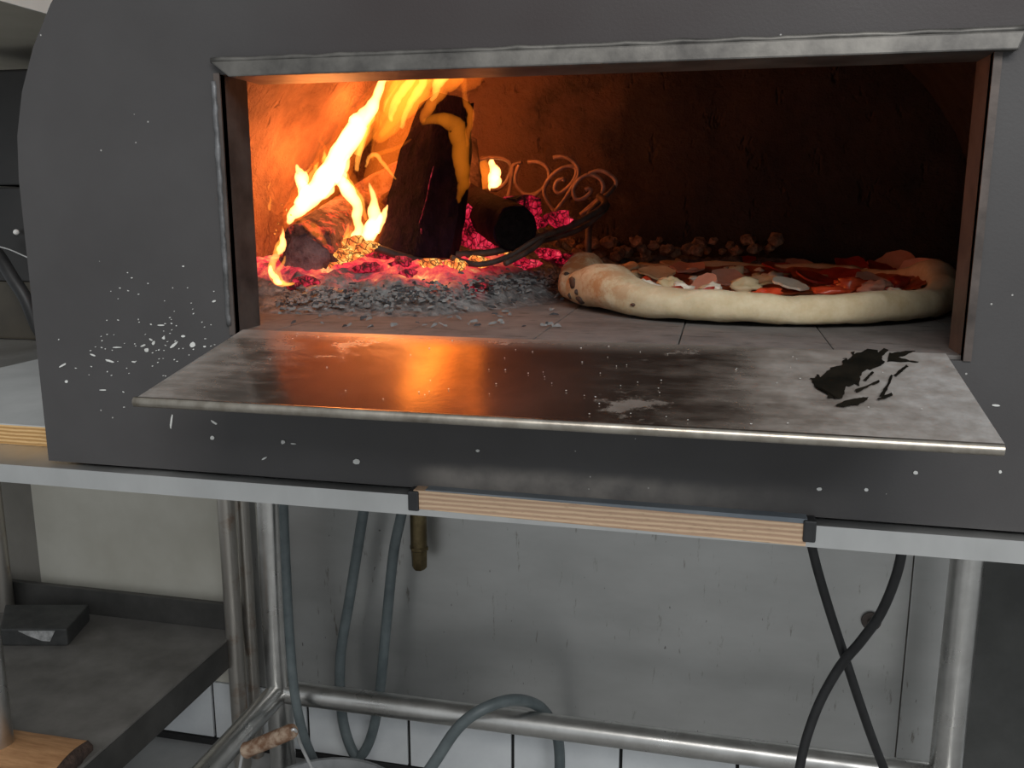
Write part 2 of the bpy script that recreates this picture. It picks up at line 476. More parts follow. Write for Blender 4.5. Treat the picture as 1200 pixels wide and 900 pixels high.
# ------------------------------------------------------------------ mesh helpers
class MB:
    def __init__(self):
        self.v, self.f = [], []

    def add(self, verts, faces):
        o = len(self.v)
        self.v += [Vector(p) for p in verts]
        self.f += [tuple(i + o for i in f) for f in faces]
        return self

    def box(self, x0, y0, z0, x1, y1, z1):
        v = [(x0, y0, z0), (x1, y0, z0), (x1, y1, z0), (x0, y1, z0), (x0, y0, z1), (x1, y0, z1), (x1, y1, z1), (x0, y1, z1)]
        return self.hexa(v)

    def hexa(self, v):
        return self.add(v, [(3, 2, 1, 0), (4, 5, 6, 7), (0, 1, 5, 4), (1, 2, 6, 5), (2, 3, 7, 6), (3, 0, 4, 7)])

    def tube(self, pts, rad, seg=12, smooth=0, flat=(1, 1), closed_ends=True):
        pts = [Vector(p) for p in pts]
        if not isinstance(rad, (list, tuple)):
            rad = [rad] * len(pts)
        if smooth:
            pts, rad = catmull(pts, list(rad), smooth)
        n = len(pts)
        T = []
        for i in range(n):
            a, b = pts[max(i - 1, 0)], pts[min(i + 1, n - 1)]
            T.append((b - a).normalized())
        ref = Vector((0, 1, 0)) if abs(T[0].y) < 0.9 else Vector((1, 0, 0))
        u = T[0].cross(ref).normalized()
        vs_, fs = [], []
        for i in range(n):
            u = (u - T[i] * u.dot(T[i])).normalized()
            w = T[i].cross(u)
            for k in range(seg):
                a = 2 * math.pi * k / seg
                vs_.append(pts[i] + (u * math.cos(a) * flat[0] + w * math.sin(a) * flat[1]) * rad[i])
        for i in range(n - 1):
            for k in range(seg):
                k2 = (k + 1) % seg
                fs.append((i * seg + k, i * seg + k2, (i + 1) * seg + k2, (i + 1) * seg + k))
        if closed_ends:
            fs.append(tuple(reversed(range(seg))))
            fs.append(tuple(range((n - 1) * seg, n * seg)))
        return self.add(vs_, fs)

    def prism(self, outline, depth_vec):
        n = len(outline)
        d = Vector(depth_vec)
        v = [Vector(p) for p in outline] + [Vector(p) + d for p in outline]
        f = [tuple(reversed(range(n))), tuple(range(n, 2 * n))]
        f += [(i, (i + 1) % n, n + (i + 1) % n, n + i) for i in range(n)]
        return self.add(v, f)

    def rock(self, c, size, seed=0, rough=0.35, sub=2):
        bm = bmesh.new()
        bmesh.ops.create_icosphere(bm, subdivisions=sub, radius=1)
        c = Vector(c)
        off = Vector((seed * 3.7, seed * 1.9, seed * 5.1))
        verts = []
        for v in bm.verts:
            d = 1 + rough * noise.noise(v.co * 1.3 + off) + rough * 0.5 * noise.noise(v.co * 3.1 + off)
            verts.append(c + Vector((v.co.x * size[0], v.co.y * size[1], v.co.z * size[2])) * d)
        fs = [tuple(x.index for x in f.verts) for f in bm.faces]
        bm.free()
        return self.add(verts, fs)

    def build(self, name, mat, parent=None, smooth=False, bevel=0.0):
        me = bpy.data.meshes.new(name)
        me.from_pydata([tuple(p) for p in self.v], [], self.f)
        bm = bmesh.new()
        bm.from_mesh(me)
        bmesh.ops.recalc_face_normals(bm, faces=bm.faces)
        if bevel:
            bmesh.ops.bevel(bm, geom=bm.edges[:], offset=bevel, segments=2, affect='EDGES', profile=0.6)
        bm.to_mesh(me)
        bm.free()
        if smooth:
            for p in me.polygons:
                p.use_smooth = True
            if smooth == 'auto':
                me.set_sharp_from_angle(angle=R(40))
        me.materials.append(mat)
        o = bpy.data.objects.new(name, me)
        COL.objects.link(o)
        if parent is not None:
            put(o, parent)
        return o


def world_loc(o):
    p = Vector((0, 0, 0))
    while o is not None:
        if not o.get('_inv'):
            p += o.location
        o = o.parent
    return p


def put(o, parent):
    """parent o (built in world coordinates) without moving it"""
    root = parent
    while root.parent is not None:
        root = root.parent
    o.parent = parent
    if parent.parent is None:
        o.matrix_parent_inverse = Matrix.Translation(-parent.location)
    return o


def catmull(pts, rad, k):
    P, Q = [], []
    n = len(pts)
    for i in range(n - 1):
        p0, p1, p2, p3 = pts[max(i - 1, 0)], pts[i], pts[i + 1], pts[min(i + 2, n - 1)]
        for j in range(k):
            t = j / k
            P.append(0.5 * ((2 * p1) + (p2 - p0) * t + (2 * p0 - 5 * p1 + 4 * p2 - p3) * t * t + (3 * p1 - p0 - 3 * p2 + p3) * t ** 3))
            Q.append(rad[i] * (1 - t) + rad[i + 1] * t)
    P.append(pts[-1])
    Q.append(rad[-1])
    return P, Q


def thing(name, label, cat, loc, group=None):
    o = bpy.data.objects.new(name, None)
    COL.objects.link(o)
    o.empty_display_size = 0.05
    o.location = loc
    return tag(o, label, cat, group)


def tag(o, label, cat, group=None, kind=None):
    o['label'] = label
    o['category'] = cat
    if group:
        o['group'] = group
    if kind:
        o['kind'] = kind
    return o


def struct(o):
    o['kind'] = 'structure'
    return o


def recentre(o):
    """move a single-mesh thing's origin to the base of its mesh"""
    me = o.data
    xs = [v.co for v in me.vertices]
    c = Vector((sum(v.x for v in xs) / len(xs), sum(v.y for v in xs) / len(xs), min(v.z for v in xs)))
    me.transform(Matrix.Translation(-c))
    o.location = c
    return o


# ------------------------------------------------------------------ key dimensions
WALL_Y = 0.95
ZF = at(720, 402, 0).z                      # hearth level
OX0 = 0.5 * (at(252, 88, 0).x + at(283, 402, 0).x)
OX1 = 0.5 * (at(1163, 57, 0).x + at(1133, 393, 0).x)
OZ1 = at(700, 75, -0.009).z                      # top of the mouth, inner edge of lintel
TABLE_Z = at(955, 617, -0.012).z            # top of the steel table
APRON_Z0 = at(600, 614, -0.012).z
OVEN_Z0 = TABLE_Z + 0.003
CX = -0.10                                  # axis of the vault

# ------------------------------------------------------------------ setting
floor = struct(MB().box(-2.6, -2.2, -0.05, 2.4, WALL_Y, 0.0).build('floor', M['floor']))
PANEL_Z0 = at(560, 836, WALL_Y).z
wall = struct(MB().box(-2.6, WALL_Y, 0.0, 2.4, WALL_Y + 0.1, 2.6).build('wall_back', M['wall']))
struct(MB().box(-2.6, WALL_Y - 0.003, 0.001, 2.4, WALL_Y - 0.0002, PANEL_Z0).build('joint_backing', M['grout'], wall))
# white tiles at the foot of the wall, joints open and dark
joints = [at(x, y, WALL_Y).x for x, y in ((253, 830), (364, 860), (481, 870), (602, 878), (728, 888), (864, 895))]
step = (joints[-1] - joints[0]) / 5
while joints[0] > -2.0:
    joints.insert(0, joints[0] - step)
while joints[-1] < 1.6:
    joints.append(joints[-1] + step)
for a, b in zip(joints[:-1], joints[1:]):
    MB().box(a + 0.0033, WALL_Y - 0.010, 0.016, b - 0.0033, WALL_Y - 0.003, PANEL_Z0 - 0.002).build('tile', M['tile'], wall, bevel=0.001)
skirt = struct(MB().box(-2.6, WALL_Y - 0.016, 0.0, 2.4, WALL_Y - 0.0101, 0.014).build('baseboard_back', M['grout']))
# sheets of steel above the tiles
seam1, seam2, seam0 = at(1062, 740, WALL_Y).x, at(1126, 740, WALL_Y).x, at(292, 650, WALL_Y).x
for i, (a, b, m) in enumerate(((-1.45, seam0, 'panel_warm'), (seam0, seam1, 'panel'), (seam1, seam2, 'panel'), (seam2, 2.2, 'panel_dark'))):
    MB().box(a + 0.001, WALL_Y - 0.007 + 0.002 * (i % 2), PANEL_Z0, b - 0.001, WALL_Y - 0.0005, TABLE_Z + 0.02).build('steel_panel', M[m], wall, bevel=0.0008)
bc = at(1021, 728, WALL_Y - 0.008)
mb = MB()
mb.tube([bc + Vector((0, 0.002, 0)), bc - Vector((0, 0.002, 0))], 0.017, 16)
mb.tube([bc - Vector((0, 0.002, 0)), bc - Vector((0, 0.007, 0))], 0.007, 6)
mb.build('bolt', M['jamb'], wall, 'auto')

# ------------------------------------------------------------------ steel work table
AX0, AX1 = -1.25, 1.05
AY0, AY1 = -0.008, 0.86
NX0, NX1 = at(480, 585, -0.02).x, at(950, 630, -0.02).x
table = thing('work_table', 'stainless steel work table carrying the black pizza oven, with round tube legs', 'table', (0.1, 0.4, 0))
mb = MB()
mb.box(AX0, 0.035, TABLE_Z - 0.004, AX1, AY1, TABLE_Z)
mb.box(AX0, AY0, TABLE_Z - 0.004, NX0, 0.035, TABLE_Z)
mb.box(NX1, AY0, TABLE_Z - 0.004, AX1, 0.035, TABLE_Z)
mb.build('table_top', M['steel'], table)
NZ = APRON_Z0 + 0.006
mb = MB()
mb.box(AX0, AY0 - 0.002, APRON_Z0, NX0, AY0, TABLE_Z)
mb.box(NX1, AY0 - 0.002, APRON_Z0, AX1, AY0, TABLE_Z)
mb.box(NX0, AY0 - 0.002, APRON_Z0, NX1, AY0, NZ)
mb.box(NX0, AY0, APRON_Z0, NX1, 0.035, NZ - 0.003)
mb.box(AX0, AY0, APRON_Z0, AX1, AY0 + 0.02, APRON_Z0 + 0.002)
mb.build('apron', M['steel'], table)
for x, s in ((NX0, 1), (NX1, -1)):
    mb = MB()
    mb.box(x - 0.0045, AY0 - 0.0045, NZ - 0.002, x + 0.0045, AY0 + 0.02, TABLE_Z + 0.004)
    mb.build('slot_edge', M['black'], table, bevel=0.0015)
LY = 0.80
legL_t, legL_b = at(316, 620, LY), at(327, 795, LY)
legR_t, legR_b = at(1129, 680, LY), at(1112, 880, LY)
lxL, lxR = 0.5 * (legL_t.x + legL_b.x), 0.5 * (legR_t.x + legR_b.x)
LR = px2m(17.8, LY)
pz = at(560, 840, LY).z
for x, y in ((lxL, LY), (lxR, LY), (lxL, 0.06), (lxR, 0.06)):
    lg = MB().tube([(x, y, 0.025), (x, y, TABLE_Z - 0.004)], LR, 24).build('leg', M['tube'], table, 'auto')
    f_ = MB().tube([(x, y, 0.0), (x, y, 0.026)], LR * 0.75, 16).build('foot', M['black'], None, 'auto')
    f_.parent = lg
MB().tube([(lxL, LY, pz), (lxR, LY, pz)], px2m(16, LY), 24).build('cross_rail', M['tube'], table, 'auto')
for x in (lxL, lxR):
    MB().tube([(x, LY, pz), (x, 0.06, pz)], px2m(16, LY), 20).build('side_rail', M['tube'], table, 'auto')

# ply strip in the slot of the apron
pl, pr = at(484, 574, -0.011), at(946, 614, -0.011)
th = 0.0165
strip = MB()
strip.hexa([(pl.x, -0.011, pl.z - th * 0.95), (pr.x, -0.011, pr.z - th * 1.05), (pr.x, 0.028, pr.z - th * 1.05), (pl.x, 0.028, pl.z - th * 0.95),
            (pl.x, -0.011, pl.z), (pr.x, -0.011, pr.z), (pr.x, 0.028, pr.z), (pl.x, 0.028, pl.z)])
ps = thing('plywood_strip', 'raw plywood strip filling the slot in the steel table edge below the oven', 'board', ((pl.x + pr.x) / 2, 0, pr.z - th))
strip.build('ply_core', M['ply'], ps, bevel=0.0008)
t_ = MB()
t_.hexa([(pl.x + 0.01, -0.0105, pl.z - 0.0002), (pr.x, -0.0105, pr.z - 0.0002), (pr.x, 0.028, pr.z - 0.0002), (pl.x + 0.01, 0.028, pl.z - 0.0002),
         (pl.x + 0.01, -0.0105, pl.z + 0.0006), (pr.x, -0.0105, pr.z + 0.0035), (pr.x, 0.028, pr.z + 0.0035), (pl.x + 0.01, 0.028, pl.z + 0.0006)])
t_.build('top_skin', M['tape'], ps)

# board at the left of the oven
byf = atz(30, 522, TABLE_Z).y
bz = at(30, 498, byf).z
bx0 = atz(48, 420, bz).x
bd = thing('laminate_board', 'grey laminated plywood board lying on the table left of the oven', 'board', (bx0, 0.2, TABLE_Z))
bth = bz - TABLE_Z - 0.0003
MB().box(bx0, byf, bz - bth, -0.58, 0.60, bz - 0.0012).build('ply_core', M['ply_left'], bd)
MB().box(bx0, byf, bz - 0.0012, -0.58, 0.60, bz).build('laminate', M['laminate'], bd)

# ------------------------------------------------------------------ pizza oven
oven = thing('pizza_oven', 'large black steel wood fired pizza oven with an arched front and a wide open mouth', 'oven', (CX, 0.35, TABLE_Z))
SPRING = at(22, 210, 0).z
EDGE = at(22, 210, 0).x
A_, B_ = CX - EDGE, 0.31


def arch(a, b, z0, zs, cx, n=28):
    pts = [(cx - a, z0)] + [(cx - a * math.cos(math.pi * i / n), zs + b * math.sin(math.pi * i / n)) for i in range(n + 1)] + [(cx + a, z0)]
    return pts


out = arch(A_, B_, OVEN_Z0, SPRING, CX)
bm = bmesh.new()
vo = [bm.verts.new((x, 0, z)) for x, z in out]
hole = [(OX0, ZF - 0.004), (OX1, ZF - 0.004), (OX1, OZ1 + 0.003), (OX0, OZ1 + 0.003)]
vh = [bm.verts.new((x, 0, z)) for x, z in hole]
ed = [bm.edges.new((l[i], l[(i + 1) % len(l)])) for l in (vo, vh) for i in range(len(l))]
bmesh.ops.triangle_fill(bm, use_beauty=True, edges=ed)
res = bmesh.ops.extrude_face_region(bm, geom=bm.faces[:])
for v in res['geom']:
    if isinstance(v, bmesh.types.BMVert):
        v.co.y += 0.006
bmesh.ops.recalc_face_normals(bm, faces=bm.faces)
me = bpy.data.meshes.new('front_plate')
bm.to_mesh(me)
bm.free()
me.materials.append(M['plate'])
fp = bpy.data.objects.new('front_plate', me)
COL.objects.link(fp)
put(fp, oven)

# body behind the plate, open at the front
BODY_Y = 0.74
o2 = arch(A_ - 0.012, B_ - 0.012, OVEN_Z0 + 0.004, SPRING, CX)
mb = MB()
n = len(o2)
mb.add([(x, 0.006, z) for x, z in o2] + [(x, BODY_Y, z) for x, z in o2], [(i, (i + 1) % n, n + (i + 1) % n, n + i) for i in range(n)] + [tuple(range(n, 2 * n))])
mb.build('body_shell', M['body'], oven, 'auto')
for x, y in ((CX - 0.38, 0.05), (CX + 0.38, 0.05), (CX - 0.38, 0.68), (CX + 0.38, 0.68)):
    MB().tube([(x, y, TABLE_Z), (x, y, OVEN_Z0 + 0.004)], 0.025, 16).build('foot', M['black'], oven, 'auto')

# fire chamber: vault and back wall with a rough trowelled face
CA, CB, CS, CBACK = 0.428, 0.36, ZF + 0.03, 0.64


def lumpy(p, amp):
    return amp * (noise.noise(p * 9) + 0.6 * noise.noise(p * 23) + 0.35 * noise.noise(p * 55))


secs, nu, nv = [], 64, 36
mb = MB()
vv = []
prof = [(CX - CA, ZF - 0.01 + 0.04 * i / 8) for i in range(8)] + [(CX - CA * math.cos(math.pi * i / 48), CS + CB * math.sin(math.pi * i / 48)) for i in range(49)] + [(CX + CA, CS - 0.04 * (i + 1) / 8) for i in range(8)]
for j in range(nv + 1):
    y = 0.012 + (CBACK - 0.012) * j / nv
    for x, z in prof:
        p = Vector((x, y, z))
        d = Vector((CX - x, 0, CS - z if z > CS else 0)).normalized()
        vv.append(p + d * (lumpy(p, 0.006)))
m_ = len(prof)
mb.add(vv, [(j * m_ + i, j * m_ + i + 1, (j + 1) * m_ + i + 1, (j + 1) * m_ + i) for j in range(nv) for i in range(m_ - 1)])
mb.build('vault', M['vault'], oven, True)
mb = MB()
gx, gz = 80, 44
vv = []
for j in range(gz + 1):
    for i in range(gx + 1):
        x = CX - CA - 0.01 + (2 * CA + 0.02) * i / gx
        z = ZF - 0.01 + 0.6 * j / gz
        p = Vector((x, CBACK - 0.004, z))
        p.y -= 0.004 + lumpy(p, 0.008)
        vv.append(p)
mb.add(vv, [(j * (gx + 1) + i, j * (gx + 1) + i + 1, (j + 1) * (gx + 1) + i + 1, (j + 1) * (gx + 1) + i) for j in range(gz) for i in range(gx)])
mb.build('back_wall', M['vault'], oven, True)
# front inner ring between vault and mouth
bm = bmesh.new()
vo = [bm.verts.new((x, 0.0125, z)) for x, z in prof]
vh = [bm.verts.new((x, 0.0125, z)) for x, z in ((OX0 - 0.004, ZF - 0.008), (OX1 + 0.004, ZF - 0.008), (OX1 + 0.004, OZ1 + 0.003), (OX0 - 0.004, OZ1 + 0.003))]
ed = [bm.edges.new((l[i], l[(i + 1) % len(l)])) for l in (vo, vh) for i in range(len(l))]
bmesh.ops.triangle_fill(bm, use_beauty=True, edges=ed)
me = bpy.data.meshes.new('inner_front')
bm.to_mesh(me)
bm.free()
me.materials.append(M['vault'])
o = bpy.data.objects.new('inner_front', me)
COL.objects.link(o)
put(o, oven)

# lined mouth
JD = 0.040
MB().box(OX0 - 0.005, -0.0015, ZF - 0.004, OX0, JD, OZ1 + 0.004).build('jamb', M['jamb'], oven)
MB().box(OX1, -0.0015, ZF - 0.004, OX1 + 0.005, JD, OZ1 + 0.004).build('jamb', M['jamb'], oven)
zo = at(700, 54, -0.009).z
zi = at(700, 75, -0.009).z
mb = MB()
xa, xb = OX0 - 0.004, OX1 + 0.016
mb.hexa([(xa + 0.016, -0.009, zi), (xb - 0.004, -0.009, zi), (xb - 0.004, JD, zi), (xa + 0.016, JD, zi), (xa, -0.007, zo), (xb, -0.007, zo), (xb, JD, zo), (xa, JD, zo)])
mb.build('lintel', M['lintel'], oven, bevel=0.0012)
mb = MB()
wp, wr = [], []
for i in range(40):
    z = ZF + 0.004 + (OZ1 - ZF - 0.006) * i / 39
    wp.append((OX0 - 0.005 + 0.0012 * noise.noise(Vector((i * 0.7, 0, 0))), -0.001, z))
    wr.append(0.0024 + 0.0008 * noise.noise(Vector((i * 1.3, 5, 0))))
mb.tube(wp, wr, 8)
mb.build('weld_bead', M['weld'], oven, True)
mb = MB()
wp, wr = [], []
for i in range(60):
    x = xa + (xb - xa) * i / 59
    wp.append((x, -0.0045, zo + 0.001 + 0.0012 * noise.noise(Vector((i * 0.5, 0, 3)))))
    wr.append(0.0022 + 0.0008 * noise.noise(Vector((i * 1.1, 9, 0))))
mb.tube(wp, wr, 8)
mb.build('weld_bead', M['lintel'], oven, True)

# landing tray sloping down out of the mouth
TY = -0.123
tl, tr = at(155, 467, TY), at(1181, 523, TY)
tz = 0.5 * (tl.z + tr.z)
bl, br_ = Vector((OX0 + 0.004, 0.004, ZF)), Vector((OX1 - 0.010, 0.004, ZF))
tt = 0.0045
mb = MB()
cr = 0.006
top = [bl, br_, Vector((tr.x, TY + cr, tz)), Vector((tr.x - cr, TY, tz)), Vector((tl.x + cr, TY, tz)), Vector((tl.x, TY + cr, tz))]
mb.prism(top, (0, 0, -tt))
tray = mb.build('landing_tray', M['tray'], oven)
MB().tube([(tl.x + 0.002, TY, tz - 0.002), (tr.x - 0.002, TY, tz - 0.0022)], 0.0036, 12).build('rolled_edge', M['tray_edge'], None, 'auto').parent = tray
tray.children[0].matrix_parent_inverse = Matrix.Identity(4)
slope = (ZF - tz) / (0.004 - TY)


def on_tray(px, py):
    """where a sight line meets the sloping tray"""
    d = ray(px, py)
    k = (ZF - slope * (0.004 - CAM.y) - CAM.z) / (d.z - slope * d.y)
    return CAM + d * k


def blob(mb, fn, pts, lift=0.0006, thick=0.0004, jag=0.15, seed=0):
    P = []
    n = len(pts)
    for i in range(n):
        a, b = Vector(pts[i]), Vector(pts[(i + 1) % n])
        for k in range(9):
            q = a.lerp(b, k / 9)
            s = jag * (b - a).length
            w_ = Vector((i + k / 9 + seed, 3.3, 0))
            q = Vector((q.x + s * (0.6 * noise.noise(w_ * 2.3) + 0.6 * noise.noise(w_ * 6.1)), q.y + s * 0.4 * (noise.noise(w_ * 2.1 + Vector((0, 9, 0))) + noise.noise(w_ * 5.7))))
            P.append(fn(q.x, q.y) + Vector((0, 0, lift - thick)))
    mb.prism(P, (0, 0, thick))


mb = MB()
blob(mb, on_tray, [(948, 444), (962, 440), (985, 425), (1003, 414), (1040, 411), (1032, 425), (1012, 440), (990, 458), (985, 467), (968, 466), (960, 455)], jag=0.55)
blob(mb, on_tray, [(978, 476), (1000, 468), (1018, 466), (1012, 472), (990, 477)], jag=0.2, seed=4)
for k, q in enumerate(([(1028, 468), (1045, 461), (1046, 464), (1030, 469)], [(1042, 414), (1072, 412), (1050, 420), (1078, 425), (1040, 424)], [(1030, 465), (1044, 440), (1047, 441), (1036, 465)],
                       [(1002, 458), (1030, 446), (1031, 448), (1004, 460)], [(1012, 446), (1022, 436), (1024, 437), (1015, 447)], [(1048, 440), (1062, 428), (1064, 430), (1050, 442)])):
    blob(mb, on_tray, q, jag=0.1, seed=10 + k)
mb.build('burnt_residue', M['burnt'], None).parent = tray
mb = MB()
for i in range(90):
    qx, qy = random.gauss(640, 260), random.uniform(400, 500)
    if not 250 < qx < 1130:
        continue
    c = on_tray(qx, qy + 0.05 * (qx - 640))
    if not (tl.x + 0.02 < c.x < tr.x - 0.02 and TY + 0.01 < c.y < 0):
        continue
    mb.rock(c + Vector((0, 0, 0.0002)), (random.uniform(0.0003, 0.0007),) * 2 + (0.0003,), i, 0.3, 1)
o = mb.build('flour_specks', M['dough_fleck'], None)
o.parent = tray
o['kind'] = 'stuff'

# splashes of dried dough on the front plate
mb = MB()
rs = random.Random(3)


def onplate(x, y):
    return at(x, y, -0.0002)


def fleck(x, y, w, h, ang, seed):
    n = 7
    P = []
    ca, sa = math.cos(ang), math.sin(ang)
    for i in range(n):
        a = 2 * math.pi * i / n
        k = 1 + 0.35 * noise.noise(Vector((seed * 1.7, i * 1.3, 0)))
        u, v = 0.82 * w * math.cos(a) * k, 0.82 * h * math.sin(a) * k
        P.append(onplate(x + u * ca - v * sa, y + u * sa + v * ca))
    mb.prism(P, (0, -0.0005, 0))


for i, (x, y, w, h, a) in enumerate(((172, 410, 3, 3, 0), (168, 405, 1.5, 4, 1.2), (204, 404, 7, 2, -0.7), (226, 404, 4, 4, 0.3), (215, 394, 3, 1.6, 0), (180, 402, 2, 3, 0.4), (129, 423, 7, 1.4, 0.3),
                                     (109, 416, 4, 1.2, 0.4), (138, 407, 7, 1.0, 0), (74, 428, 6, 1.5, -0.5), (78, 447, 2.2, 2, 0), (121, 457, 5, 0.9, 0), (189, 381, 5, 1.1, 0), (177, 398, 3, 1.2, 0.6),
                                     (192, 396, 2, 2, 0), (157, 424, 3, 1.2, 0.2), (240, 406, 2, 1.2, 0), (201, 494, 1.4, 11, 0.12), (251, 495, 6, 1.3, 0.6), (249, 513, 3, 3, 0), (332, 518, 3, 3, 0.3),
                                     (344, 520, 4, 1, 0.1), (310, 537, 4, 1.2, -0.5), (202, 441, 2, 1.4, 0), (251, 353, 3, 1.4, -0.3), (215, 312, 1.6, 1.2, 0), (1167, 475, 6, 1.6, 0.1), (1172, 553, 2.4, 2.4, 0),
                                     (418, 541, 5, 4, 0), (560, 528, 3, 2, 0), (960, 573, 4, 2.4, 0), (1015, 574, 3, 2.4, 0), (1073, 554, 4, 2.6, 0))):
    fleck(x, y, w, h, a, i)
for i in range(90):
    x, y = rs.gauss(190, 45), rs.gauss(398, 34)
    if x > 262 or x < 62 or (y > 0.28 * -(x - 155) * 2 + 466 and x > 150):
        continue
    fleck(x, y, rs.uniform(0.5, 1.6), rs.uniform(0.4, 0.9), rs.uniform(-0.6, 0.6), i + 50)
o = mb.build('dough_splatter', M['dough_fleck'], oven)
o['kind'] = 'stuff'

# hearth bricks
mb = MB()
mb.box(CX - CA, 0.005, ZF - 0.03, CX + CA, CBACK, ZF - 0.006).build('hearth_bed', M['mortar'], oven)
xj = at(795, 400, 0.01).x
wj = at(978, 400, 0.01).x - xj
x = xj
while x > CX - CA:
    x -= wj
k = 0
while x < CX + CA:
    for j, (y0, y1) in enumerate(((0.005, 0.225), (0.225, 0.445), (0.445, CBACK))):
        a, b = max(x, CX - CA), min(x + wj, CX + CA)
        if b - a > 0.01:
            dz = 0.0004 * math.sin(k * 5.1 + j * 2.3)
            MB().box(a + 0.0004, y0 + 0.0004, ZF - 0.012, b - 0.0004, y1 - 0.0004, ZF - 0.001 + dz).build('hearth_brick', M['hearth'], oven, bevel=0.0009)
    k += 1
    x += wj

# ------------------------------------------------------------------ ash and coals on the hearth
def mound(x, y):
    """height of the ash heap above the hearth"""
    left = min(max((-0.15 - x) / 0.13, 0), 1)
    left = left * left * (3 - 2 * left)
    fr = min(max((y - 0.10 - 0.10 * (1 - left)) / 0.15, 0), 1)
    fr = fr * fr * (3 - 2 * fr)
    bk = min(max((y - 0.46) / 0.14, 0), 1)
    h = 0.042 * left * fr + 0.030 * bk * min(1, max(0, (0.36 - x) / 0.3))
    return max(0.0, h)


mb = MB()
nx, ny = 260, 190
vv = []
x0, x1, y0, y1 = CX - CA + 0.004, 0.30, 0.085, CBACK - 0.006
for j in range(ny + 1):
    for i in range(nx + 1):
        x, y = x0 + (x1 - x0) * i / nx, y0 + (y1 - y0) * j / ny
        h = mound(x, y)
        p = Vector((x, y, 0))
        d = noise.noise(p * 30) * 0.6 + noise.noise(p * 75) * 0.5 + noise.noise(p * 150) * 0.3
        k = min(1, h / 0.012)
        vv.append((x, y, ZF - 0.0032 + h + d * (0.0095 * k + 0.0014)))
mb.add(vv, [(j * (nx + 1) + i, j * (nx + 1) + i + 1, (j + 1) * (nx + 1) + i + 1, (j + 1) * (nx + 1) + i) for j in range(ny) for i in range(nx)])
bed = mb.build('ash_bed', M['ash_bed'], None, True)
tag(bed, 'heap of grey ash and red live coals under the burning logs', 'ash', kind='stuff')


def on_mound(px, py):
    """first hit of a sight line with the ash heap"""
    d = ray(px, py)
    k = 0.5
    while k < 1.9:
        p = CAM + d * k
        if p.z <= ZF + mound(p.x, p.y):
            return Vector((p.x, p.y, ZF + mound(p.x, p.y)))
        k += 0.002
    return CAM + d * 1.2


# loose flakes of ash and char at the front of the heap
for nm, mt, cnt, lab, seed in (('ash_flakes', 'ash_flake', 620, 'loose pale grey ash flakes strewn in front of the coals', 1),
                               ('char_flakes', 'char_flake', 300, 'loose black char slivers scattered among the grey ash', 2)):
    rr = random.Random(seed)
    mb = MB()
    k = 0
    while k < cnt:
        u = rr.random()
        px_, py_ = 325 + 340 * u, 352 - 20 * u + rr.gauss(0, 6) - 5 * math.sin(u * 9) + (10 if u < 0.4 else 0) * rr.random()
        if rr.random() < 0.12:
            px_, py_ = rr.uniform(330, 660), rr.uniform(340, 385)
        c = on_mound(px_, py_)
        ln, wd = rr.uniform(0.0010, 0.0038), rr.uniform(0.0005, 0.0014)
        a = rr.uniform(-0.7, 0.7)
        t1 = Vector((math.cos(a), math.sin(a), rr.uniform(-0.35, 0.35))) * ln
        t2 = Vector((-math.sin(a), math.cos(a), rr.uniform(-0.3, 1.2))) * wd
        t3 = Vector((0, 0, rr.uniform(0.0006, 0.002)))
        c = c + Vector((0, 0, 0.001))
        j_ = [Vector((rr.uniform(-1, 1), rr.uniform(-1, 1), 0)) * ln * 0.45 for _ in range(4)]
        q4 = [c - t1 - t2 + j_[0], c + t1 * 0.8 - t2 * 0.6 + j_[1], c + t1 + t2 * 0.5 + j_[2], c - t1 * 0.7 + t2 + j_[3]]
        mb.hexa(q4 + [q.lerp(c, 0.3) + t3 for q in q4])
        k += 1
    o = mb.build(nm, M[mt], None)
    tag(o, lab, 'ash', kind='stuff')

# ------------------------------------------------------------------ burning logs
def rough_log(name, p0, p1, r0, r1, mat, parent, seed, seg=20, rings=14, square=0.0, flat=1.0, twist=0.0, amp=0.10):
    p0, p1 = Vector(p0), Vector(p1)
    T = (p1 - p0).normalized()
    ref = Vector((0, 1, 0)) if abs(T.y) < 0.8 else Vector((0, 0, 1))
    u = T.cross(ref).normalized()
    w = T.cross(u)
    mb = MB()
    vs_, fs = [], []
    for i in range(rings + 1):
        t = i / rings
        c = p0.lerp(p1, t)
        r = r0 + (r1 - r0) * t
        for k in range(seg):
            a = 2 * math.pi * k / seg + 0.25
            ca, sa = math.cos(a), math.sin(a)
            s = 1.0 / max(abs(ca), abs(sa)) if square else 1.0
            rr_ = r * (1 + square * (s - 1))
            nn = noise.noise(Vector((ca * 2.2 + seed, sa * 2.2, t * 1.6))) + 0.6 * noise.noise(Vector((ca * 5 + seed, sa * 5, t * 9)))
            rr_ *= 1 + amp * nn
            vs_.append(c + (u * ca + w * sa * flat) * rr_)
    for i in range(rings):
        for k in range(seg):
            k2 = (k + 1) % seg
            fs.append((i * seg + k, i * seg + k2, (i + 1) * seg + k2, (i + 1) * seg + k))
    o0 = len(vs_)
    vs_ += [p0 - T * r0 * 0.05, p1 + T * r1 * 0.05]
    for k in range(seg):
        k2 = (k + 1) % seg
        fs.append((k2, k, o0))
        fs.append((rings * seg + k, rings * seg + k2, o0 + 1))
    mb.add(vs_, fs)
    o = mb.build(name, mat, parent, 'auto')
    return o


# the big upright split log
ya, yb = 0.255, 0.34
la = thing('burning_log', 'tall charred split log standing on end at the centre of the fire', 'log', (at(487, 296, ya).x, ya, ZF + 0.04))


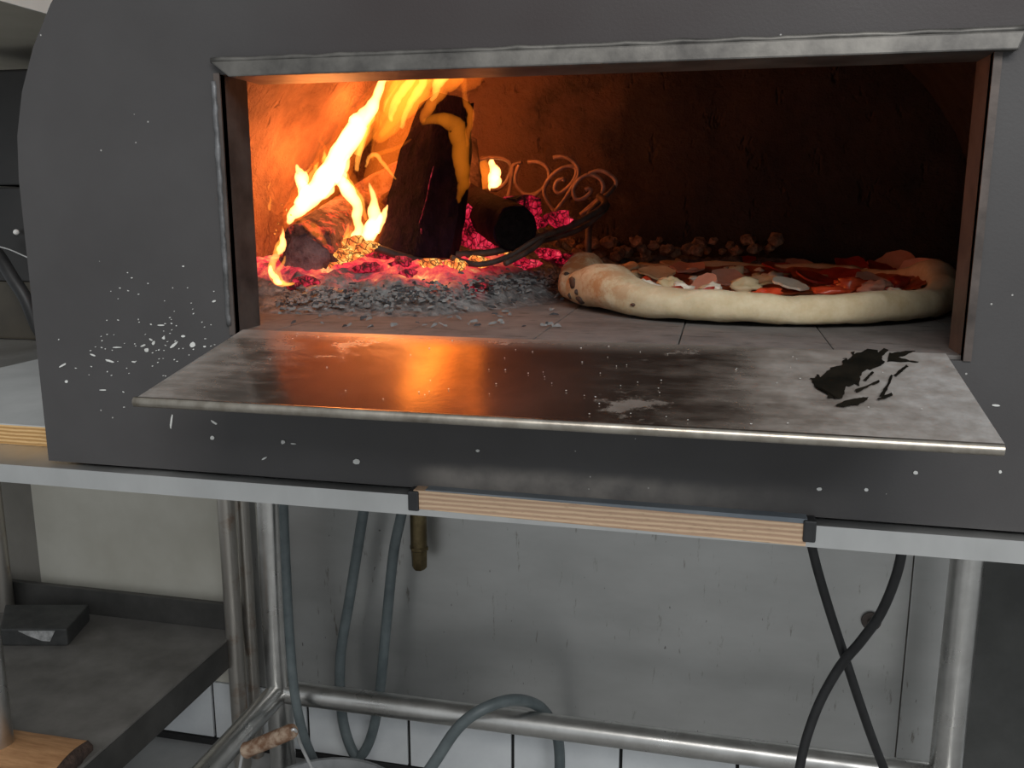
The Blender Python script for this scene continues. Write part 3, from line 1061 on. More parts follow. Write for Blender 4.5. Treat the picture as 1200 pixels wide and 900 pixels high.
def split_log(parent):
    front_b = [(443, 287), (487, 300), (528, 303)]
    front_t = [(492, 122), (512, 108), (546, 118)]
    mb = MB()
    rings, seg = 22, 0
    rows = []
    for i in range(rings + 1):
        t = i / rings
        Y = ya + (yb - ya) * t
        P = []
        for (bx, by), (tx, ty), dy in zip(front_b, front_t, (0.012, 0.0, 0.006)):
            bow = 6 * math.sin(math.pi * t)
            P.append(at(bx + (tx - bx) * t - (bow if bx < 460 else -bow * 0.7 if bx > 500 else 0), by + (ty - by) * t, Y + dy))
        back = [P[2] + Vector((-0.004, 0.045, 0.002)), P[0] + Vector((0.012, 0.05, 0.002))]
        loop = P + back
        ring = []
        for a, b in zip(loop, loop[1:] + loop[:1]):
            for k in range(5):
                q = a.lerp(b, k / 5)
                nn = Vector((noise.noise(q * 60), noise.noise(q * 60 + Vector((7, 0, 0))), noise.noise(q * 60 + Vector((0, 9, 0)))))
                g = Vector((noise.noise(Vector((q.x * 160, q.z * 25, 3))), noise.noise(Vector((q.x * 170, q.z * 22, 8))), 0))
                e = 0.5 if (k == 0) else 1
                ring.append(q + nn * 0.0028 * e + g * 0.0020)
        rows.append(ring)
    n = len(rows[0])
    vs_ = [p for r in rows for p in r]
    fs = [(i * n + k, i * n + (k + 1) % n, (i + 1) * n + (k + 1) % n, (i + 1) * n + k) for i in range(rings) for k in range(n)]
    fs.append(tuple(range(n)))
    fs.append(tuple(range(rings * n, rings * n + n)))
    mb.add(vs_, fs)
    mb.build('charred_wood', M['log_front'], parent, 'auto')


split_log(la)
mb = MB()
for k, (pts, w) in enumerate(((((508, 195), (503, 215), (500, 232), (495, 250), (491, 262)), 0.7), (((493, 268), (494, 274)), 1.0))):
    P = []
    for x, y in pts:
        t = (300 - y) / 190
        P.append(at(x, y, ya + (yb - ya) * t - 0.0015))
    mb.tube(P, [px2m(w, ya)] * len(P), 6)
mb.build('glowing_crack', M['crack'], la)

# lying log with its round end to the front
lb = thing('burning_log', 'short charred log lying in the iron grate with its dark round end facing out', 'log', at(590, 285, 0.36))
p1, p0 = at(603, 268, 0.31), at(535, 235, 0.47)
rough_log('charred_wood', p0, p1, px2m(27, 0.4), px2m(27, 0.31), M['log_front'], lb, 3, amp=0.14)
T = (p1 - p0).normalized()
mb = MB().tube([p1 - T * 0.002, p1 + T * 0.0025], px2m(25, 0.31), 24)
mb.build('end_grain', M['log_end'], lb, 'auto')

# left log with ashy bark
lc = thing('burning_log', 'thick log with ashy cracked bark burning against the left oven wall', 'log', at(365, 330, 0.26))
rough_log('bark', at(360, 296, 0.225), at(422, 256, 0.38), px2m(38, 0.23), px2m(36, 0.36), M['log_bark'], lc, 9, amp=0.16, rings=18, seg=26)
p1, T = at(359, 300, 0.225), (at(359, 300, 0.225) - at(420, 262, 0.36)).normalized()
mb = MB()
mb.rock(p1 + T * 0.002 - Vector((0, 0, 0.004)), (px2m(31, 0.23), 0.010, px2m(30, 0.23)), 5, 0.35, 3)
mb.build('end_grain', mottled('grey_mauve_burnt_end', (0.10, 0.055, 0.06), (0.26, 0.17, 0.17), 70, 0.95, 0, 0.9, dist=0.004), lc, True)

# back log
ld = thing('burning_log', 'smouldering log lying behind the tall split log in the flames', 'log', at(440, 250, 0.42))
rough_log('charred_wood', at(392, 262, 0.40), at(500, 195, 0.46), px2m(27, 0.4), px2m(23, 0.45), M['log_bark'], ld, 14, amp=0.14)
le = thing('burning_log', 'small dark log stub between the tall log and the scrolled grate', 'log', at(560, 240, 0.46))
rough_log('charred_wood', at(553, 250, 0.45), at(550, 165, 0.49), px2m(17, 0.45), px2m(9, 0.49), M['log_dull'], le, 21, amp=0.16)

# coals one can tell apart
rr = random.Random(11)
EL = 'glowing red coal among the embers under the burning logs'
for i, (x, y, rx, rz, mt) in enumerate(((590, 250, 26, 14, 'ember'), (612, 240, 20, 13, 'ember_dim'), (655, 257, 17, 9, 'ember'), (560, 275, 22, 16, 'ember'), (578, 285, 18, 9, 'ember'), (548, 262, 12, 22, 'ember'),
                                        (625, 262, 14, 9, 'ember'), (641, 295, 16, 6, 'ember'), (610, 306, 20, 7, 'ember'), (560, 305, 16, 7, 'hot_ember'), (535, 308, 12, 7, 'hot_ember'), (505, 307, 16, 7, 'hot_ember'),
                                        (470, 306, 14, 7, 'ember'), (445, 298, 14, 8, 'ember'), (425, 290, 18, 9, 'hot_ember'), (405, 300, 18, 9, 'hot_ember'), (392, 312, 16, 8, 'hot_ember'), (432, 312, 14, 7, 'ember'),
                                        (360, 328, 16, 7, 'ember'), (415, 284, 16, 9, 'hot_ember'), (562, 333, 12, 5, 'ember_dim'), (480, 318, 12, 6, 'ember'), (660, 300, 14, 6, 'ember_dim'), (592, 298, 10, 5, 'hot_ember'),
                                        (345, 333, 10, 5, 'ember_dim'), (668, 312, 12, 5, 'ember_dim'))):
    Y = 0.36 if (x > 540 and y < 282) else (0.24 if y > 290 else 0.30)
    if mt == 'hot_ember' and x < 440:
        p = at(x, y, 0.235)
    elif y > 284:
        p = on_mound(x, y + 3)
    else:
        p = at(x, y, Y)
    s = (p.y - CAM.y) / FPX
    o = MB().rock(p, (rx * s, rx * s * 0.8, rz * s), i + 1, 0.75, 2).build('ember', M[mt], None, False)
    recentre(o)
    if x > 600 and y < 265:
        tag(o, 'pink glowing coal lying in the grate behind the round charred log end', 'ember', 'coals behind the round log')
    elif 540 < x < 630 and y < 290:
        tag(o, 'pink glowing coal between the tall split log and the round log end', 'ember', 'coals between two logs')
    elif x > 540:
        tag(o, 'glowing coal at the ash edge below the front bar of the iron grate', 'ember', 'coals below the grate bar')
    elif x > 440 or (x > 425 and mt == 'ember'):
        tag(o, 'glowing coal at the ash edge under the foot of the tall split log', 'ember', 'coals under the tall log')
    elif x > 385:
        tag(o, 'yellow hot coal between the ashy left log and the tall split log', 'ember', 'yellow hot coals')
    else:
        tag(o, 'dull red coal in front of the ashy left log', 'ember', 'coals before the left log')

# ------------------------------------------------------------------ flames
fire = thing('wood_fire', 'tall yellow and orange flames rising from the logs', 'fire', at(420, 290, 0.30))
FL = [
    # (material, depth, flatten, [(x, y, half width) ...])
    ('flame_white', 0.29, [(338, 262, 2), (345, 250, 7), (362, 232, 11), (385, 207, 12), (400, 180, 10), (415, 152, 11), (430, 135, 8), (440, 117, 5), (450, 92, 3), (455, 80, 1)]),
    ('flame_white', 0.29, [(362, 235, 6), (355, 222, 6), (354, 208, 7), (350, 200, 3), (347, 193, 1)]),
    ('flame_yellow', 0.29, [(354, 222, 5), (362, 210, 4), (369, 198, 3), (373, 190, 0.6)]),
    ('flame_yellow', 0.30, [(392, 200, 6), (397, 178, 5), (400, 162, 2.5), (402, 150, 0.5)]),
    ('flame_white', 0.27, [(408, 290, 3), (416, 280, 5), (421, 262, 4.5), (417, 242, 5.5), (407, 222, 8), (400, 210, 6), (403, 198, 5), (408, 182, 1)]),
    ('flame_yellow', 0.28, [(430, 258, 2), (420, 232, 4), (409, 214, 5), (404, 200, 2)]),
    ('flame_yellow', 0.32, [(418, 200, 2.5), (421, 182, 3), (424, 162, 3.5), (431, 142, 4), (438, 125, 1)]),
    ('flame_white', 0.26, [(428, 282, 5), (435, 270, 9), (440, 252, 7), (437, 234, 3.5), (433, 214, 0.6)]),
    ('flame_white', 0.26, [(438, 272, 5), (447, 256, 4), (452, 246, 2), (454, 240, 0.5)]),
    ('flame_yellow', 0.31, [(429, 196, 1), (431, 187, 2.5), (438, 181, 3), (449, 191, 2.6), (464, 210, 1)]),
    ('flame_orange', 0.32, [(434, 184, 3), (450, 178, 3), (466, 173, 2.5), (482, 163, 1)]),
    ('flame_orange', 0.33, [(437, 188, 2), (437, 165, 2), (442, 148, 4), (445, 130, 4)]),
    ('flame_yellow', 0.33, [(458, 142, 2), (462, 130, 4), (470, 112, 5.5), (480, 93, 6), (488, 76, 3)]),
    ('flame_orange', 0.35, [(440, 165, 5), (455, 150, 11), (468, 125, 18), (485, 98, 24), (500, 74, 22)]),
    ('flame_orange', 0.34, [(425, 175, 2), (436, 150, 7), (450, 120, 12), (462, 92, 14), (470, 74, 8)]),
    ('flame_thin', 0.36, [(430, 240, 8), (445, 205, 20), (462, 165, 24), (480, 120, 30), (500, 76, 30)]),
    ('flame_orange', 0.29, [(496, 143, 3), (500, 130, 6), (508, 116, 7), (518, 103, 10), (528, 88, 15), (534, 74, 12)]),
    ('flame_yellow', 0.33, [(505, 118, 2), (512, 104, 5), (518, 90, 8), (523, 76, 6)]),
    ('flame_orange', 0.30, [(540, 78, 5), (544, 100, 3.5), (546, 120, 3.5), (552, 137, 4.5), (549, 158, 3), (547, 172, 1)]),
    ('flame_soft', 0.225, [(494, 145, 2), (505, 140, 5), (519, 140, 8), (532, 147, 10), (540, 166, 10), (540, 190, 10), (544, 212, 8), (539, 228, 4), (537, 238, 1)]),
    ('flame_yellow', 0.13, [(331, 265, 1), (329, 285, 4), (322, 302, 5), (318, 318, 5), (324, 330, 5), (336, 333, 3), (345, 332, 1)]),
    ('flame_white', 0.13, [(317, 311, 1), (318, 320, 3.5), (324, 329, 4), (330, 332, 1.5)]),
    ('flame_white', 0.13, [(331, 268, 0.6), (331, 280, 3), (329, 292, 4), (325, 298, 1)]),
    ('flame_orange', 0.20, [(349, 253, 2), (360, 263, 6), (370, 270, 7), (378, 281, 4), (383, 291, 1)]),
    ('flame_yellow', 0.23, [(404, 292, 3), (409, 280, 4), (412, 270, 1)]),
    ('flame_white', 0.54, [(574, 222, 2), (579, 213, 6), (580, 204, 6.5), (578, 194, 4), (576, 186, 1)]),
    ('flame_orange', 0.55, [(566, 222, 5), (569, 210, 9), (568, 196, 8), (566, 184, 2)]),
    ('flame_yellow', 0.34, [(470, 150, 2), (478, 128, 4), (490, 106, 5), (500, 86, 5), (508, 70, 3)]),
    ('flame_orange', 0.33, [(448, 160, 3), (462, 138, 7), (478, 112, 10), (494, 86, 12), (505, 66, 9)]),
    ('flame_orange', 0.30, [(456, 140, 2), (452, 120, 4), (460, 98, 6), (466, 76, 5)]),
    ('flame_yellow', 0.12, [(334, 300, 1), (330, 312, 3), (326, 322, 4), (332, 332, 3), (342, 333, 1)]),
    ('flame_thin', 0.29, [(335, 266, 3), (345, 250, 15), (362, 230, 22), (385, 205, 24), (400, 180, 21), (415, 152, 22), (430, 133, 17), (442, 112, 12), (452, 88, 8), (458, 74, 3)]),
    ('flame_thin', 0.27, [(408, 292, 6), (416, 276, 12), (421, 256, 11), (415, 234, 13), (404, 212, 14), (400, 196, 9), (406, 180, 2)]),
    ('flame_thin', 0.26, [(428, 286, 8), (438, 266, 15), (441, 246, 12), (437, 226, 6), (434, 210, 1)]),
    ('flame_yellow', 0.28, [(380, 214, 3), (390, 190, 6), (399, 168, 4), (408, 150, 2), (410, 138, 0.6)]),
    ('flame_yellow', 0.29, [(418, 182, 4), (428, 150, 6), (436, 128, 6), (446, 104, 5), (452, 84, 4), (456, 66, 2)]),
    ('flame_white', 0.31, [(378, 232, 3), (386, 222, 5), (386, 212, 4), (384, 200, 1)]),
    ('flame_yellow', 0.30, [(452, 95, 4), (448, 60, 8), (432, 20, 11), (420, -25, 11), (420, -65, 8), (428, -90, 2)]),
    ('flame_yellow', 0.32, [(480, 82, 6), (470, 50, 10), (452, 10, 13), (442, -40, 12), (448, -80, 7), (460, -100, 2)]),
    ('flame_orange', 0.32, [(495, 74, 20), (480, 30, 26), (468, -20, 28), (470, -70, 18), (485, -100, 5)]),
    ('flame_orange', 0.30, [(530, 74, 12), (522, 40, 14), (515, 0, 14), (520, -50, 10), (535, -80, 3)]),
    ('flame_orange', 0.28, [(460, 80, 8), (445, 40, 13), (425, 0, 15), (415, -50, 11), (420, -85, 3)]),
    ('flame_thin', 0.40, [(535, 100, 10), (550, 92, 12), (562, 86, 9), (572, 80, 3)]),
]
def lick(mt, Y, spine, i, name='flame', wob=1.0):
    sc = 1.18 if mt == 'flame_white' else 1.0
    pts = [at(x, y, Y + 0.012 * math.sin(i * 2.1 + j * 0.9)) for j, (x, y, w) in enumerate(spine)]
    rad = [px2m(max(w * sc, 0.4), Y) for x, y, w in spine]
    pts, rad = catmull(pts, rad, 7)
    for j, p in enumerate(pts):
        f = min(1.0, rad[j] / 0.004)
        q = Vector((i * 3.7, j * 0.16, 0))
        p += Vector((noise.noise(q) + 0.5 * noise.noise(q * 2.7), 0.6 * noise.noise(q + Vector((0, 0, 9))), 0)) * 0.0035 * f * wob
        rad[j] *= 1 + (0.10 if mt in ('flame_orange', 'flame_thin', 'flame_soft') else 0.22) * noise.noise(Vector((i * 1.9, j * 0.33, 4)))
    mb = MB().tube(pts, rad, 16)
    n = len(pts)
    for j in range(n):
        for k in range(16):
            v = mb.v[j * 16 + k]
            d = v - pts[j]
            mb.v[j * 16 + k] = pts[j] + d * (1 + (0.12 if mt in ('flame_orange', 'flame_thin', 'flame_soft') else 0.26) * noise.noise(Vector((v.x * 75, v.y * 75, v.z * 42 + i))))
    return mb.build(name, M[mt], fire, True)


for i, (mt, Y, spine) in enumerate(FL):
    lick(mt, Y, spine, i)
# small stray tongues that split off the big ones
rr = random.Random(17)
for i in range(34):
    t = rr.random()
    bx, by_ = 345 + 120 * t + rr.gauss(0, 10), 245 - 140 * t + rr.gauss(0, 14)
    ln = rr.uniform(18, 46)
    lean = rr.uniform(0.1, 0.75)
    w = rr.uniform(1.2, 3.6)
    sp = [(bx, by_, w * 0.6), (bx + ln * lean * 0.3 + rr.gauss(0, 2), by_ - ln * 0.35, w), (bx + ln * lean * 0.65 + rr.gauss(0, 3), by_ - ln * 0.7, w * 0.6), (bx + ln * lean + rr.gauss(0, 3), by_ - ln, 0.4)]
    lick(rr.choice(('flame_yellow', 'flame_orange', 'flame_orange')), rr.uniform(0.27, 0.33), sp, 60 + i)
for i in range(12):
    bx, by_ = rr.uniform(385, 445), rr.uniform(280, 300)
    ln = rr.uniform(14, 34)
    sp = [(bx, by_, 2.5), (bx + rr.gauss(2, 3), by_ - ln * 0.5, 3), (bx + rr.gauss(4, 4), by_ - ln, 0.4)]
    lick(rr.choice(('flame_yellow', 'flame_orange')), rr.uniform(0.24, 0.28), sp, 120 + i)
# sparks over the left log
mb = MB()
for i, (x, y) in enumerate(((330, 240), (326, 262), (324, 270), (341, 252), (322, 274), (336, 246))):
    mb.rock(at(x, y, 0.24), (0.0011, 0.0011, 0.0011), i, 0.2, 1)
o = mb.build('sparks', M['hot_ember'], fire)
o['kind'] = 'stuff'
for i, (x, y, Y, e, rad) in enumerate(((372, 200, 0.34, 0.75, 0.03), (425, 130, 0.42, 0.7, 0.035), (555, 165, 0.43, 0.32, 0.02), (420, 262, 0.34, 0.22, 0.03), (480, -10, 0.46, 0.95, 0.03), (325, 315, 0.13, 0.03, 0.010))):
    l = bpy.data.lights.new('fire_glow', 'POINT')
    l.energy = e
    l.color = (1.0, 0.25, 0.045)
    l.shadow_soft_size = rad
    o = bpy.data.objects.new('fire_glow', l)
    COL.objects.link(o)
    o.location = at(x, y, Y)
    put(o, fire)

# ------------------------------------------------------------------ wrought iron grate
grate = thing('fire_grate', 'wrought iron grate with curled scrolls holding the burning wood', 'grate', at(640, 290, 0.42))


def zz(x, y, f=6.0, ox=560, oy=160):
    return (ox + x / f, oy + y / f)


def bar(name, pts, Y0, Y1, r, mat='iron', seg=8):
    n = len(pts)
    P = [at(x, y, Y0 + (Y1 - Y0) * i / (n - 1)) for i, (x, y) in enumerate(pts)]
    return MB().tube(P, r, seg, 4).build(name, M[mat], grate, True)


SC = [
    ([(0, 170), (60, 150), (160, 150), (225, 185), (235, 230), (200, 320), (140, 370), (90, 375)], 0.52, 0.52),
    ([(200, 460), (225, 370), (240, 260), (250, 200), (310, 180)], 0.51, 0.51),
    ([(290, 200), (265, 270), (270, 340), (320, 400), (390, 405), (460, 365), (500, 295), (490, 225), (430, 180), (350, 180)], 0.50, 0.50),
    ([(350, 450), (420, 400), (470, 350), (500, 300)], 0.50, 0.49),
    ([(540, 530), (480, 440), (465, 380), (490, 310), (560, 240), (640, 208), (690, 225), (685, 285), (640, 350), (575, 398), (540, 370), (555, 315), (600, 298), (598, 315)], 0.48, 0.48),
    ([(530, 148), (600, 140), (660, 170), (700, 215), (708, 270), (665, 350), (610, 440), (540, 530)], 0.48, 0.47),
    ([(720, 550), (800, 480), (860, 420), (882, 350), (850, 290), (780, 268), (710, 305), (670, 375), (690, 440), (750, 430), (795, 385), (780, 365), (755, 375)], 0.45, 0.45),
    ([(780, 262), (850, 240), (920, 262), (972, 318), (945, 380), (870, 430), (800, 500), (720, 552)], 0.45, 0.44),
]
for pts, y0_, y1_ in SC:
    bar('scroll', [zz(*p) for p in pts], y0_, y1_, 0.0025, 'firelit_iron')
for pts, y0_, y1_, r in (([(440, 290), (490, 305), (529, 299), (580, 295), (628, 279), (664, 267), (698, 249), (709, 238), (702, 230)], 0.235, 0.43, 0.0042),
                         ([(529, 302), (560, 310), (595, 301), (628, 281), (650, 272)], 0.24, 0.33, 0.0032),
                         ([(592, 309), (615, 297), (632, 285), (640, 272)], 0.25, 0.33, 0.0030),
                         ([(632, 283), (655, 277), (680, 268), (705, 250), (712, 240)], 0.34, 0.42, 0.0034),
                         ([(702, 252), (690, 250), (715, 225), (723, 214)], 0.42, 0.45, 0.0030)):
    bar('grate_bar', pts, y0_, y1_, r)
for (x, y, Y) in ((470, 300, 0.24), (690, 262, 0.42), (560, 250, 0.5)):
    p = at(x, y, Y)
    MB().tube([p, Vector((p.x, p.y, ZF + 0.005))], 0.004, 8).build('leg', M['iron'], grate, True)

# crumbs of char along the back wall
rr = random.Random(5)
for i in range(46):
    if i < 34:
        px_ = 668 + 250 * (i / 34) + rr.uniform(-4, 4)
        py_ = 290 - 0.012 * (px_ - 668) + rr.uniform(-8, 7)
    else:
        px_, py_ = rr.uniform(650, 760), rr.uniform(286, 305)
    Y = rr.uniform(0.55, 0.62)
    p = at(px_, py_, Y)
    s = rr.uniform(0.005, 0.011)
    p.z = max(p.z, ZF + mound(p.x, p.y))
    o = MB().rock(p, (s, s * 0.9, s * 0.8), i, 0.5, 2).build('char_crumb', M['crumb'], None, 'auto')
    recentre(o)
    tag(o, 'small brown burnt crumb in the row along the back wall behind the pizza', 'crumb', 'burnt crumbs along the back wall')

# ------------------------------------------------------------------ pizza
PC = Vector((0.0285, 0.315, ZF))
PRX, PRY = 0.197, 0.207
pizza = thing('pizza', 'pale crusted pizza with tomato, ham and cheese baking on the hearth', 'pizza', PC)


def bumpf(a, c, w):
    d = (a - c + math.pi) % (2 * math.pi) - math.pi
    return math.exp(-(d / w) ** 2)


def rim(a):
    """outer radius factor, crust height and crust width at angle a (0 = right, -pi/2 = towards the mouth)"""
    h = 0.0275 + 0.001 * max(0, math.sin(a)) + 0.017 * bumpf(a, R(220), 0.26) + 0.019 * bumpf(a, R(172), 0.20) + 0.018 * bumpf(a, R(4), 0.30) - 0.013 * bumpf(a, R(198), 0.08)
    h += 0.002 * noise.noise(Vector((math.cos(a) * 2, math.sin(a) * 2, 0)))
    ro = 1 + 0.02 * noise.noise(Vector((math.cos(a) * 1.6, math.sin(a) * 1.6, 4))) - 0.07 * bumpf(a, R(198), 0.08)
    w = 0.15 + 0.10 * bumpf(a, R(220), 0.26) + 0.06 * bumpf(a, R(172), 0.2) + 0.03 * bumpf(a, R(0), 0.3)
    return ro, h, w


def pizza_point(rf, a, z):
    return PC + Vector((math.cos(a) * PRX * rf, math.sin(a) * PRY * rf, z))


NA = 168
mb = MB()
vs_, fs = [], []
cs = 16
base_h = 0.010
for i in range(NA):
    a = 2 * math.pi * i / NA
    ro, h, w = rim(a)
    loop = [(ro - w - 0.10, base_h)]
    for k in range(cs + 1):
        th_ = math.pi * (1.06 - 1.42 * k / cs)      # from inner side over the top round to underneath
        cr_, cz = ro - w / 2, h * 0.52
        rr_ = cr_ + (w / 2) * math.copysign(abs(math.cos(th_)) ** 0.8, math.cos(th_))
        z_ = cz + h * 0.48 * math.copysign(abs(math.sin(th_)) ** 0.85, math.sin(th_))
        loop.append((rr_, max(z_, 0.001)))
    loop.append((ro - w, 0.001))
    for rf, z_ in loop:
        p = pizza_point(rf, a, z_)
        nz = noise.noise(p * 16) * 0.003 + noise.noise(p * 40) * 0.0022 + noise.noise(p * 110) * 0.0009
        if z_ > 0.002:
            p += Vector((math.cos(a) * nz, math.sin(a) * nz, nz))
        vs_.append(p)
ln_ = cs + 3
for i in range(NA):
    i2 = (i + 1) % NA
    for k in range(ln_ - 1):
        fs.append((i * ln_ + k, i2 * ln_ + k, i2 * ln_ + k + 1, i * ln_ + k + 1))
fs.append(tuple(i * ln_ for i in range(NA)))
fs.append(tuple(i * ln_ + ln_ - 1 for i in range(NA)))
mb.add(vs_, fs)
crust = mb.build('crust', M['crust'], pizza, True)
# shader coordinates of the crust are its mesh coordinates: keep them relative to the pizza's centre
crust.data.transform(Matrix.Translation(-PC))
crust.matrix_parent_inverse = Matrix.Identity(4)

# tomato base
mb = MB()
vs_, fs = [], []
nr = 22
for j in range(nr + 1):
    for i in range(NA):
        a = 2 * math.pi * i / NA
        ro, h, w = rim(a)
        rf = (ro - w * 0.93 + 0.03 * noise.noise(Vector((math.cos(a) * 5, math.sin(a) * 5, 2)))) * j / nr
        p = pizza_point(rf, a, 0)
        edge = max(0, j / nr - 0.88) / 0.12
        z_ = 0.0165 + edge * h * 0.30 + 0.0022 * noise.noise(p * 45) + 0.0016 * noise.noise(p * 100)
        vs_.append(p + Vector((0, 0, z_)))
for j in range(nr):
    for i in range(NA):
        i2 = (i + 1) % NA
        fs.append((j * NA + i, j * NA + i2, (j + 1) * NA + i2, (j + 1) * NA + i))
mb.add(vs_, fs)
mb.build('tomato_sauce', M['sauce'], pizza, True)

rr = random.Random(21)


def slice_mesh(r, th_, seed, curl=0.15):
    mb = MB()
    n, rings = 20, 4
    vs_ = []
    for s in (1, 0):
        for j in range(rings + 1):
            for i in range(n):
                a = 2 * math.pi * i / n
                q = r * j / rings * (1 + 0.28 * noise.noise(Vector((math.cos(a) * 1.7 + seed, math.sin(a) * 2, 0))))
                z_ = curl * r * (j / rings) ** 2 * (0.6 + 0.8 * noise.noise(Vector((math.cos(a) + seed, math.sin(a), 5))))
                vs_.append(Vector((q * math.cos(a), q * math.sin(a), z_ + th_ * s)))
    o0 = (rings + 1) * n
    fs = []
    for base, flip in ((0, False), (o0, True)):
        for j in range(rings):
            for i in range(n):
                i2 = (i + 1) % n
                q = (base + j * n + i, base + j * n + i2, base + (j + 1) * n + i2, base + (j + 1) * n + i)
                fs.append(tuple(reversed(q)) if flip else q)
    for i in range(n):
        i2 = (i + 1) % n
        fs.append((rings * n + i, rings * n + i2, o0 + rings * n + i2, o0 + rings * n + i))
    mb.add(vs_, fs)
    return mb


def place(mb, p, rot):
    m_ = Matrix.Translation(p) @ Matrix.Rotation(rot[2], 4, 'Z') @ Matrix.Rotation(rot[0], 4, 'X') @ Matrix.Rotation(rot[1], 4, 'Y')
    mb.v = [m_ @ v for v in mb.v]
    return mb


def pp(px_, py_, h=0.0215):
    return atz(px_, py_, ZF + h)


# slices: (pixel on the pizza, radius, material, name, tilt x, tilt y)
for i, (x, y, r, mt, nm, tx, ty) in enumerate((
        (900, 304, 0.024, 'pepperoni', 'salami_slice', 0.25, 0.1), (868, 309, 0.022, 'pepperoni', 'salami_slice', 0.2, -0.15), (838, 306, 0.020, 'pepperoni', 'salami_slice', 0.3, 0.0),
        (962, 302, 0.023, 'pepperoni', 'salami_slice', 0.35, -0.2), (1000, 314, 0.024, 'pepperoni', 'salami_slice', 0.3, 0.2), (915, 316, 0.021, 'pepperoni', 'salami_slice', 0.2, 0.1),
        (985, 325, 0.022, 'pepperoni', 'salami_slice', 0.2, -0.2), (955, 329, 0.020, 'pepperoni', 'salami_slice', 0.15, 0.2), (1033, 320, 0.019, 'pepperoni', 'salami_slice', 0.4, 0.3),
        (806, 316, 0.019, 'ham', 'ham_slice', 0.2, 0.1), (938, 313, 0.019, 'ham', 'ham_slice', 0.2, 0.3), (1047, 312, 0.026, 'ham', 'ham_slice', 0.55, -0.1), (1075, 322, 0.025, 'ham', 'ham_slice', 0.6, -0.55),
        (852, 327, 0.017, 'ham', 'ham_slice', 0.35, 0.25), (1022, 334, 0.017, 'ham', 'ham_slice', 0.5, 0.1), (826, 334, 0.014, 'ham', 'ham_slice', 0.6, -0.3), (888, 332, 0.017, 'cheese', 'cheese_slice', 0.2, 0.0),
        (770, 322, 0.020, 'cheese', 'cheese_slice', 0.2, 0.2), (925, 336, 0.018, 'mozz', 'cheese_slice', 0.25, 0.1), (790, 312, 0.020, 'cheese', 'cheese_slice', 0.1, 0.1), (728, 318, 0.020, 'cheese', 'cheese_slice', 0.1, -0.3))):
    p = pp(x, y)
    place(slice_mesh(r, 0.0022, i * 3.1, 0.18), p, (tx, ty, rr.uniform(-0.5, 0.5))).build(nm, M[mt], pizza, 'auto')
# chunks
for i, (x, y, sx, sz, mt, nm) in enumerate((
        (740, 336, 0.013, 0.008, 'mozz', 'cheese_chunk'), (757, 338, 0.010, 0.008, 'mozz', 'cheese_chunk'), (785, 335, 0.010, 0.010, 'potato', 'topping_chunk'), (860, 322, 0.009, 0.010, 'potato', 'topping_chunk'),
        (873, 336, 0.013, 0.009, 'potato', 'topping_chunk'), (820, 328, 0.009, 0.006, 'mozz', 'cheese_chunk'), (800, 338, 0.008, 0.007, 'mozz', 'cheese_chunk'), (835, 339, 0.009, 0.007, 'mozz', 'cheese_chunk'),
        (905, 325, 0.011, 0.006, 'mozz', 'cheese_chunk'), (846, 314, 0.010, 0.006, 'potato', 'topping_chunk'), (790, 308, 0.012, 0.007, 'potato', 'topping_chunk'), (1017, 309, 0.009, 0.008, 'cheese', 'cheese_chunk'),
        (757, 312, 0.014, 0.005, 'cheese', 'cheese_chunk'), (1000, 336, 0.016, 0.010, 'tomato', 'tomato_piece'), (975, 342, 0.014, 0.006, 'tomato', 'tomato_piece'), (900, 344, 0.013, 0.006, 'tomato', 'tomato_piece'),
        (756, 330, 0.006, 0.005, 'tomato', 'tomato_piece'), (1024, 338, 0.012, 0.009, 'ham', 'topping_chunk'), (1052, 334, 0.012, 0.008, 'pepperoni', 'tomato_piece'), (848, 346, 0.010, 0.004, 'tomato', 'tomato_piece'),
        (893, 302, 0.012, 0.006, 'cheese', 'cheese_chunk'), (935, 299, 0.012, 0.006, 'cheese', 'cheese_chunk'), (990, 300, 0.012, 0.008, 'cheese', 'cheese_chunk'), (860, 303, 0.012, 0.006, 'ham', 'topping_chunk'))):
    p = pp(x, y, 0.0205)
    MB().rock(p, (sx * 1.1, sx * rr.uniform(0.7, 1.0), sz * 0.85), i + 40, 0.75, 3).build(nm, M[mt], pizza, True)
# shreds of cheese and scraps strewn between the slices
for i in range(46):
    x, y = rr.uniform(735, 1050), rr.uniform(302, 343)
    if abs(x - 890) > 150 + (y - 302) * 0.2:
        continue
    nm, mt = rr.choice((('cheese_shred', 'cheese'), ('cheese_shred', 'mozz'), ('cheese_shred', 'cheese'), ('topping_scrap', 'ham'), ('topping_scrap', 'pepperoni'), ('topping_scrap', 'potato')))
    if x > 880 and y < 330 and rr.random() < 0.5:
        nm, mt = 'topping_scrap', 'pepperoni'
    p = pp(x, y, 0.020)
    mb = MB().rock((0, 0, 0), (rr.uniform(0.006, 0.013), rr.uniform(0.004, 0.008), rr.uniform(0.0025, 0.0045)), i + 90, 0.8, 2)
    place(mb, p, (rr.uniform(-0.4, 0.6), rr.uniform(-0.4, 0.4), rr.uniform(-0.8, 0.8))).build(nm, M[mt], pizza, True)
